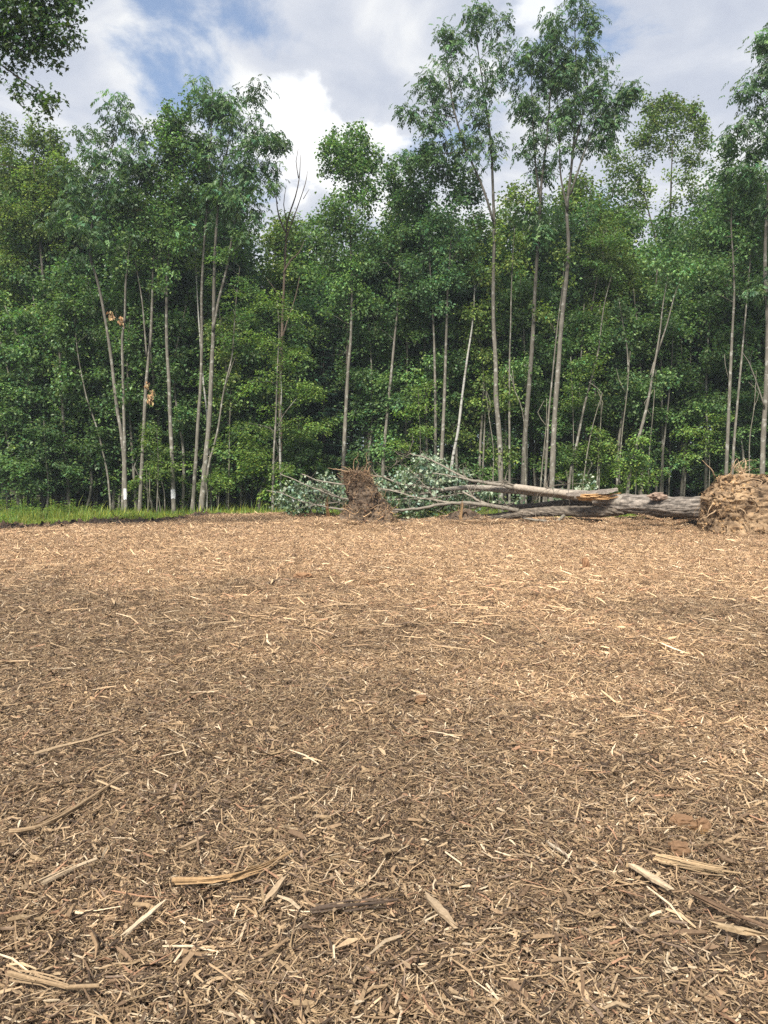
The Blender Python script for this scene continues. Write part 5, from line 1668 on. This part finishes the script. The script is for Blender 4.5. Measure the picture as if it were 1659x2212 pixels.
YOUNG = [(-20, 34.6, 0, 1.0), (45, 33.8, 1, 1.05), (95, 35.2, 3, 1.0), (150, 34.2, 0, 1.0), (205, 35.6, 2, .95), (245, 34.6, 1, 1.0), (295, 34.2, 0, .95), (342, 35.0, 2, .95), (395, 34.4, 1, 1.0), (440, 35.6, 0, 1.0), (490, 34.2, 3, .9), (530, 35.2, 1, 1.0), (575, 35.8, 0, .95), (640, 36.4, 1, .95), (700, 37.2, 2, .85), (800, 36.0, 1, .95), (875, 35.4, 0, .95), (920, 36.0, 2, 1.0), (985, 35.4, 1, 1.0), (1035, 35.0, 3, .95), (1090, 35.6, 0, 1.0), (1135, 35.0, 2, .95),
         (1180, 35.8, 1, 1.0), (1245, 35.0, 0, .95), (1290, 35.8, 3, 1.0), (1335, 35.2, 1, .95), (1385, 36.0, 0, .95), (1430, 35.6, 2, .9), (1475, 36.2, 1, 1.0), (1525, 34.8, 0, 1.0), (1600, 34.4, 1, .95), (1640, 35.4, 2, 1.05), (1700, 34.4, 0, 1.0)]
for u, Y, i, s in YOUNG:
    i = (4 + i % 2) if u > 660 and i != 3 else i
    lab = ['low-leaved green young maple', 'low-leaved shaded young maple', 'tall slim shaded young maple', 'young yellow-green maple', 'bare-footed green young maple', 'bare-footed shaded young maple'][i]
    plant('young', i, px_x(u, Y), Y, random.uniform(0, 6.28), s, where(lab, u), 'tree', 'young leafy maples between the front stems', s * random.uniform(.9, 1.1))
FIRS = [(175, 36.5, 1, .82), (120, 38, 0, .72), (45, 37, 0, .62), (255, 37.5, 0, .66), (700, 37, 0, .74), (665, 38.5, 0, .8), (760, 39, 0, .7), (1520, 39, 0, .7), (890, 40.5, 0, .72), (430, 39, 0, .6), (1330, 42, 0, .62)]
for u, Y, i, s in FIRS:
    zone = 'left of the twin-stemmed tree' if u < 230 else 'behind the blazed trunks' if u < 560 else 'in the dark gap behind the brown root ball' if u < 1000 else 'in the shade behind the bole'
    plant('fir', i, px_x(u, Y), Y, random.uniform(0, 6.28), s, where('dark drooping hemlock' if i == 0 else 'bluish pointed spruce', u), 'tree', 'dark conifers in the wood')
UNDER = [(250, 35, 4, 1.1), (290, 36, 5, 1.2), (372, 35.6, 4, 1.15), (410, 36.4, 5, 1.2), (452, 35.5, 4, 1.1), (540, 35.5, 5, 1.1), (800, 36, 5, 1.2), (880, 36.5, 4, 1.15), (1010, 36.5, 5, 1.2), (1080, 36, 4, 1.15), (1160, 36.5, 5, 1.2), (1260, 36, 4, 1.1), (1330, 36.5, 5, 1.15), (1420, 36.5, 4, 1.1), (15, 34.2, 4, 1.0), (120, 34.6, 5, 1.0), (200, 36.2, 4, 1.05), (320, 35.2, 5, 1.0), (60, 36.6, 5, 1.2), (500, 35.4, 4, .95), (1600, 34, 5, .95), (1690, 34, 4, 1.0), (-10, 34.5, 0, 1.1), (40, 33.6, 1, 1.1), (70, 35.5, 2, 1.0), (100, 33.2, 0, .8), (140, 35, 0, 1.15), (185, 34, 1, 1.1), (20, 36, 2, 1.15), (210, 35.5, 2, 1.0), (255, 34.5, 0, .9), (290, 35.5, 1, 1.1), (330, 34, 3, .95), (345, 36, 2, .95), (400, 35, 1, .95), (470, 34.5, 3, .9), (520, 34.5, 0, 1.15), (545, 36, 2, 1.0), (380, 37, 0, 1.2), (470, 36.5, 2, 1.1),
         (650, 34, 0, .8), (690, 36, 1, .75), (560, 33.6, 3, 1.2), (640, 35.2, 1, 1.05), (855, 35.5, 1, .95), (1075, 35.5, 1, .95), (1240, 35, 3, 1.0), (1300, 33.2, 3, .7), (1365, 33, 3, .75), (1540, 35.5, 1, .95), (1620, 35, 0, 1.0), (1660, 36.5, 2, 1.0), (1440, 37.5, 2, .85), (960, 37.5, 2, .9)]
ZN = [(230, 'left of the twin-stemmed tree'), (560, 'among and behind the blazed trunks'), (760, 'behind the fallen leafy branches'), (1060, 'behind the fallen crown'), (1320, 'around the tall ashes'), (2000, 'behind the bole and the tan root ball')]
for u, Y, i, s in UNDER:
    zn = [z for lim, z in ZN if u < lim][0]
    lab = ['layered green sapling', 'fresh green sapling', 'dark green sapling', 'bright yellow-green sapling', 'tall leafy young maple', 'tall shaded young maple'][i]
    plant('under', i, px_x(u, Y), Y, random.uniform(0, 6.28), s, where(lab, u), 'sapling', 'leafy saplings ' + zn)


# thin trunks of the dark interior
def interior_trunks():
    random.seed(21)
    src = None
    zones = [(0, 560, 16), (620, 1060, 14), (1060, 1659, 34)]
    for u0, u1, n in zones:
        for q in range(n):
            u = u0 + (u1 - u0) * (q + random.uniform(.1, .9)) / n
            Y = random.uniform(36, 52)
            x = px_x(u, Y)
            if src is None:
                protos = []
                for k in range(5):
                    mb = MB()
                    H = 11.0
                    P = smooth_path([np.array([0, 0, 0.0]), np.array([rng.normal(0, .15), 0, 3.5]), np.array([rng.normal(0, .4), 0, 7.0]), np.array([rng.normal(0, .6), 0, H])], .6)
                    R = stem_radii(P, .085, .02)
                    mb.tube(P, R, 6)
                    for w in range(10):
                        i0 = rng.integers(3, len(P))
                        a = rng.uniform(0, 6.283)
                        d = np.array([math.cos(a), math.sin(a), rng.uniform(-.3, .5)])
                        mb.tube(np.array([P[i0], P[i0] + d * .5, P[i0] + d * rng.uniform(.8, 1.6) + np.array([0, 0, .1])]), [.015, .01, .004], 3, (1, 1, 1), False)
                    protos.append(mb.mesh('tree_trunk', M_BARKD, True))
                src = protos
            o = bpy.data.objects.new('tree_trunk', src[q % 5])
            C.objects.link(o)
            o.location = (x, Y, float(gh(x, Y)) - .03)
            s = random.uniform(.6, 1.25)
            o.scale = (s, s, random.uniform(.8, 1.1))
            o.rotation_euler = (random.gauss(0, .035), random.gauss(0, .035), random.uniform(0, 6.28))
            zone = 'behind the blazed trees' if u < 600 else 'behind the fallen crown' if u < 1060 else 'behind the fallen bole'
            tag(o, where('thin dark trunk', u, ('', ', farther back', ', deepest in', ', third in row', ', fourth in row')), 'tree', 'dark trunks of the interior ' + zone)


interior_trunks()


def far_wood():
    """the rest of the wood, too deep to tell trees apart"""
    mb = MB()
    n = 90000
    x = rng.uniform(-52, 52, n)
    y = rng.uniform(54, 84, n)
    top = 10.5 + 2.6 * fbm(np.c_[x * .22, y * .05, np.zeros(n)], 91, 3) * 1.6
    z = np.maximum(.1, top * rng.uniform(0, 1, n) ** np.where(rng.uniform(0, 1, n) < .45, 2.6, .8))
    B = np.stack([x, y, z], -1)
    # clumped
    B += 0.9 * np.stack([fbm(B * .7, s, 2) for s in (1, 2, 3)], -1)
    az = rng.uniform(0, 6.283, n)
    d = np.stack([np.cos(az), np.sin(az), -rng.uniform(0, .8, n)], -1)
    put_leaves(mb, B, d, np.tile([0, -.2, 1.0], (n, 1)) + rng.normal(0, .4, (n, 3)), .5 * rng.uniform(.6, 1.3, n), .42, tint(n, (0.042, 0.092, 0.034), .3, .15))
    for q in range(90):
        xx, yy = rng.uniform(-42, 42), rng.uniform(54, 70)
        mb.tube(np.array([(xx, yy, -.05), (xx + rng.normal(0, .3), yy, 6), (xx + rng.normal(0, .5), yy, 11)]), [.17, .13, .05], 6, (.06, .05, .04))
    o = mb.build('forest', M_LEAF)
    tag(o, 'far depth of the wood seen as one green mass between the trunks', 'forest', kind='stuff')


far_wood()


# ------------------------------------------------------------------ single chips, sticks and chunks on the mulch
def wood_pieces():
    srcs = []
    r2 = np.random.default_rng(5)
    for k in range(14):
        V, Q, c = chip_rows(1, 0.085 * (0.7 + .06 * k), 0.0065 + .001 * (k % 5), 0.0, 0.0, 0.0, 0.04, r2)
        V = V - V.mean(0)
        ang = math.atan2(*(V[8:].mean(0) - V[:4].mean(0))[[1, 0]])
        cs, sn = math.cos(-ang), math.sin(-ang)
        V = V @ np.array([[cs, sn, 0], [-sn, cs, 0], [0, 0, 1]])
        mb = MB()
        pal = [(0.42, .32, .21), (.3, .22, .145), (.46, .36, .24), (.2, .145, .1), (.36, .26, .165), (.56, .46, .33), (.11, .08, .06)][k % 7]
        mb.add(V, None, Q, pal)
        srcs.append(mb.mesh('wood_chip', M_CHIP))
    for i in range(300):
        d = 2.1 + 7.0 * r2.uniform(0, 1) ** 1.3
        x = r2.uniform(-.52, .52) * d
        o = bpy.data.objects.new('wood_chip', srcs[i % 14])
        C.objects.link(o)
        o.parent = ground
        s = r2.uniform(.6, 1.25)
        o.location = (x, d, float(gh(x, d)) + .036 + .010 * r2.uniform())
        o.rotation_euler = (r2.normal(0, .3), r2.normal(0, .1), r2.uniform(0, 6.28))
        o.scale = (s, s * r2.uniform(.7, 1.4), s)


wood_pieces()


def stick(name, label, pts, r0, r1, col, cat='stick', mat=None, flat=1.0, frays=0, lift=.058):
    P = np.array([on_ground(u, v) for u, v in pts])
    P[:, 2] += lift
    base = P[len(P) // 2].copy()
    P = smooth_path(P, .05)
    mb = MB()
    R = np.linspace(r0, r1, len(P)) * (1 + rng.normal(0, .08, len(P)))
    mb.tube(P, R, 7, col, True, .08)
    if flat != 1.0:
        v = mb.v[-1]
        zc = np.interp(v[:, 0], np.sort(P[:, 0]), P[np.argsort(P[:, 0]), 2])
        v[:, 2] = zc + (v[:, 2] - zc) * flat
    for q in range(frays):
        i0 = rng.integers(0, max(1, len(P) - 3))
        L_ = rng.integers(3, max(4, min(12, len(P) - i0)))
        seg = P[i0:i0 + L_] + rng.normal(0, .008, 3) + rng.normal(0, .003, (len(P[i0:i0 + L_]), 3))
        if len(seg) > 1:
            mb.tube(seg, np.linspace(.0035, .0015, len(seg)), 3, np.asarray(col) * rng.uniform(.7, 1.3), False)
    o = mb.build(name, mat or M_CHIP, None, False, base)
    o.location = base
    tag(o, label, cat)
    return o


stick('split_stick', 'long frayed tan stick bowing upward to the right in the lower left mulch', [(372, 1944), (430, 1941), (500, 1930), (560, 1910), (605, 1888), (632, 1873)], .010, .006, (.42, .29, .16), frays=16)
stick('stick', 'long pale stick slanting up across the left mulch above the frayed stick', [(20, 1822), (75, 1813), (140, 1778), (200, 1738), (265, 1700)], .010, .006, (.44, .33, .21), frays=8)
stick('stick', 'thin straight stick lying highest of the long sticks on the left', [(75, 1648), (130, 1635), (190, 1622), (255, 1600)], .010, .006, (.5, .39, .26), frays=5)
stick('stick', 'pale barkless stick below the long slanting one at the left edge', [(92, 1941), (130, 1925), (170, 1907), (210, 1892)], .009, .006, (.62, .52, .38), frays=4)
stick('stick', 'bundle of straight tan shreds lying at the right, above the white splinter plank', [(1415, 1890), (1465, 1900), (1520, 1910), (1600, 1920)], .007, .004, (.45, .34, .21), frays=26)
stick('stick', 'dark reddish stick sloping down at the lower right edge of the mulch', [(1490, 1975), (1540, 2000), (1600, 2030), (1659, 2052)], .008, .006, (.22, .15, .10), frays=8)
stick('stick', 'curled grey stick half buried in the middle distance left of centre', [(575, 1272), (590, 1264), (610, 1258), (640, 1262)], .022, .012, (.2, .15, .11), lift=.07)
stick('stick', 'long pale shred lying at the far left mulch edge', [(0, 1158), (60, 1154), (130, 1152), (190, 1150)], .02, .01, (.55, .42, .27), lift=.08, frays=5)
stick('stick', 'dark stick lying across the mulch below the centre', [(670, 2010), (740, 2000), (800, 1996), (860, 1985)], .006, .004, (.12, .09, .07), frays=6)
stick('stick', 'tan stick lying along the bottom left corner of the mulch', [(20, 2150), (80, 2164), (150, 2178), (215, 2172)], .008, .005, (.40, .30, .19), frays=8)


def plank(name, label, a, b, wid, thk, col, cat='wood splinter', n=7, mat=None):
    A, B = on_ground(*a), on_ground(*b)
    A[2] += .056
    B[2] += .060
    base = (A + B) / 2
    d = unit(B - A)
    s = np.cross(d, [0, 0, 1.0])
    V = []
    tw = np.interp(np.linspace(0, 1, n), [0, .2, .7, 1], [.55, .9, 1, .5]) * rng.uniform(.75, 1.1, n)
    for i, t in enumerate(np.linspace(0, 1, n)):
        c = A + (B - A) * t
        for p, q in ((-1, -1), (1, -1), (1, 1), (.1, 1.25), (-1, 1)):
            V.append(c + s * p * wid * .5 * tw[i] * rng.uniform(.8, 1.1) + np.array([0, 0, 1.0]) * q * thk * .5 * rng.uniform(.6, 1.2) + d * (rng.normal(0, .022) if i in (0, n - 1) else rng.normal(0, .006)))
    i = np.arange(n - 1)[:, None] * 5
    j = np.arange(5)[None]
    Q = np.stack([i + j, i + (j + 1) % 5, i + 5 + (j + 1) % 5, i + 5 + j], -1).reshape(-1, 4)
    T = [(0, 2, 1), (0, 3, 2), (0, 4, 3)] + [((n - 1) * 5 + x, (n - 1) * 5 + y, (n - 1) * 5 + z) for x, y, z in ((0, 1, 2), (0, 2, 3), (0, 3, 4))]
    mb = MB()
    mb.add(V, T, Q, col)
    o = mb.build(name, mat or M_CHIP, None, False, base)
    o.location = base
    tag(o, label, cat)


plank('wood_splinter', 'large flat cream splinter pointing to the lower right corner', (1376, 1922), (1450, 1974), .036, .014, (.66, .55, .4))
plank('wood_splinter', 'slim near-white splinter slanting up in the lower left mulch', (266, 2062), (346, 1998), .020, .009, (.7, .6, .45))
plank('wood_splinter', 'broad tan splinter above the frayed stick, left of centre', (398, 1868), (444, 1844), .022, .012, (.5, .38, .25))
plank('wood_splinter', 'pale broad splinter standing out low in the right mulch', (925, 1975), (975, 2035), .032, .013, (.5, .4, .28))
plank('wood_splinter', 'long white splinter in the centre right of the mulch', (1180, 1853), (1225, 1892), .016, .008, (.72, .63, .5))
plank('wood_splinter', 'brown splinter beside the orange chunk, towards the right edge', (1550, 1868), (1590, 1898), .03, .012, (.25, .18, .12))
plank('wood_splinter', 'wide tan splinter close to the lower right corner', (1560, 2050), (1618, 2066), .032, .013, (.5, .39, .25))
plank('wood_splinter', 'pale splinter lying in the mulch right of the curled grey stick', (745, 1264), (765, 1258), .05, .02, (.65, .52, .36))
plank('wood_splinter', 'frayed tan splinter just below the middle of the mulch', (575, 1985), (610, 1940), .028, .012, (.56, .44, .3))


def chunk(label, u, v, s, col, seed):
    """a broken block of wood: a rough wedge with a torn top"""
    c = on_ground(u, v)
    base = c.copy()
    vs, fs = ICO[0]
    k = np.sign(vs) * np.abs(vs) ** .45
    p = k * np.array(s)
    p = p + (unit(vs) * (fbm(vs * 2.6, seed, 5) * .85)[:, None]) * np.array(s)
    p[:, 2] += s[2] * .75 + .042
    top = np.clip((p[:, 2] - s[2] * 1.0) / s[2], 0, 1)[:, None]
    cc = np.asarray(col) * (1 - top) + np.array([.27, .17, .10]) * top
    mb = MB()
    mb.add(p, fs, None, cc)
    o = mb.build('wood_chunk', M_CHIP)
    o.location = base
    tag(o, label, 'wood chunk')


chunk('orange-brown broken block of wood sitting on the mulch near the right edge', 1474, 1798, (.046, .03, .026), (.25, .14, .045), 3)
chunk('small yellow-brown lump of wood right next to the orange-brown block', 1517, 1806, (.026, .024, .03), (.46, .28, .09), 5)
chunk('tan broken lump in the middle of the mulch, right of centre', 910, 1522, (.04, .035, .025), (.3, .2, .1), 8)
chunk('pale pinkish wood lump below the orange-brown block', 1465, 1858, (.035, .03, .02), (.6, .42, .3), 11)
chunk('dark clod in the mulch left of centre, near the curled grey stick', 653, 1252, (.13, .10, .05), (.12, .08, .06), 14)
chunk('reddish upright chip stump in the mulch below the fallen tree', 1265, 1232, (.05, .05, .10), (.2, .12, .07), 15)


def stub(label, pts, Y, w, seed, col):
    """a splintered stub of wood standing upright: ragged shards joined at the foot"""
    base = at(pts[0][0], pts[0][1], Y)
    base[2] = float(gh(base[0], Y)) - .03
    mb = MB()
    r3 = np.random.default_rng(seed)
    for q in range(9):
        P = np.array([at(u, v, Y) for u, v in pts])
        P[0][2] = base[2]
        P += r3.normal(0, w * .35, 3) * np.array([1, 1, 0])
        k = r3.uniform(.55, 1.0)
        P = P[0] + (P - P[0]) * np.array([1, 1, k])
        P = smooth_path(P, .08)
        mb.tube(P, np.linspace(w * .55, w * .08, len(P)) * r3.uniform(.6, 1.2), 5, np.asarray(col) * r3.uniform(.7, 1.3), True, .15)
    o = mb.build('splintered_stub', M_TORN, None, False, base)
    o.location = base
    tag(o, label, 'stub')


stub('pale splintered stub standing upright before the fallen branches', [(998, 1132), (996, 1110), (999, 1090), (998, 1074)], 24.6, .06, 2, (.5, .46, .43))
stub('brown curved stub standing among the fallen leaves left of the root ball', [(716, 1106), (708, 1095), (707, 1080), (709, 1068)], 25.5, .05, 3, (.32, .25, .21))
stub('short reddish stub at the left end of the fallen branches', [(622, 1118), (621, 1110), (624, 1104)], 29.3, .12, 4, (.42, .32, .27))

for k in PROTO.values():
    for s in k:
        if s.name not in USED:
            for ch in list(s.children):
                bpy.data.objects.remove(ch)
            bpy.data.objects.remove(s)


# ------------------------------------------------------------------ thin summer haze in the air
def build_haze():
    x0, x1, y0, y1, z0, z1 = -640, 640, -60, 720, -1.2, 26
    V = np.array([(x, y, z) for x in (x0, x1) for y in (y0, y1) for z in (z0, z1)], float)
    Q = [(0, 1, 3, 2), (4, 6, 7, 5), (0, 4, 5, 1), (2, 3, 7, 6), (0, 2, 6, 4), (1, 5, 7, 3)]
    mb = MB()
    m, t = new_mat('haze')
    pv = N(t, 'ShaderNodeVolumePrincipled')
    pv.inputs['Color'].default_value = (0.80, 0.9, 1.0, 1)
    pv.inputs['Density'].default_value = HAZE
    pv.inputs['Anisotropy'].default_value = 0.2
    o_ = N(t, 'ShaderNodeOutputMaterial')
    t.links.new(pv.outputs[0], o_.inputs['Volume'])
    mb.add(V, None, Q)
    o = mb.build('haze', m)
    tag(o, 'thin bluish summer haze hanging in the air', 'haze', kind='stuff')


HAZE = 0.0007
build_haze()
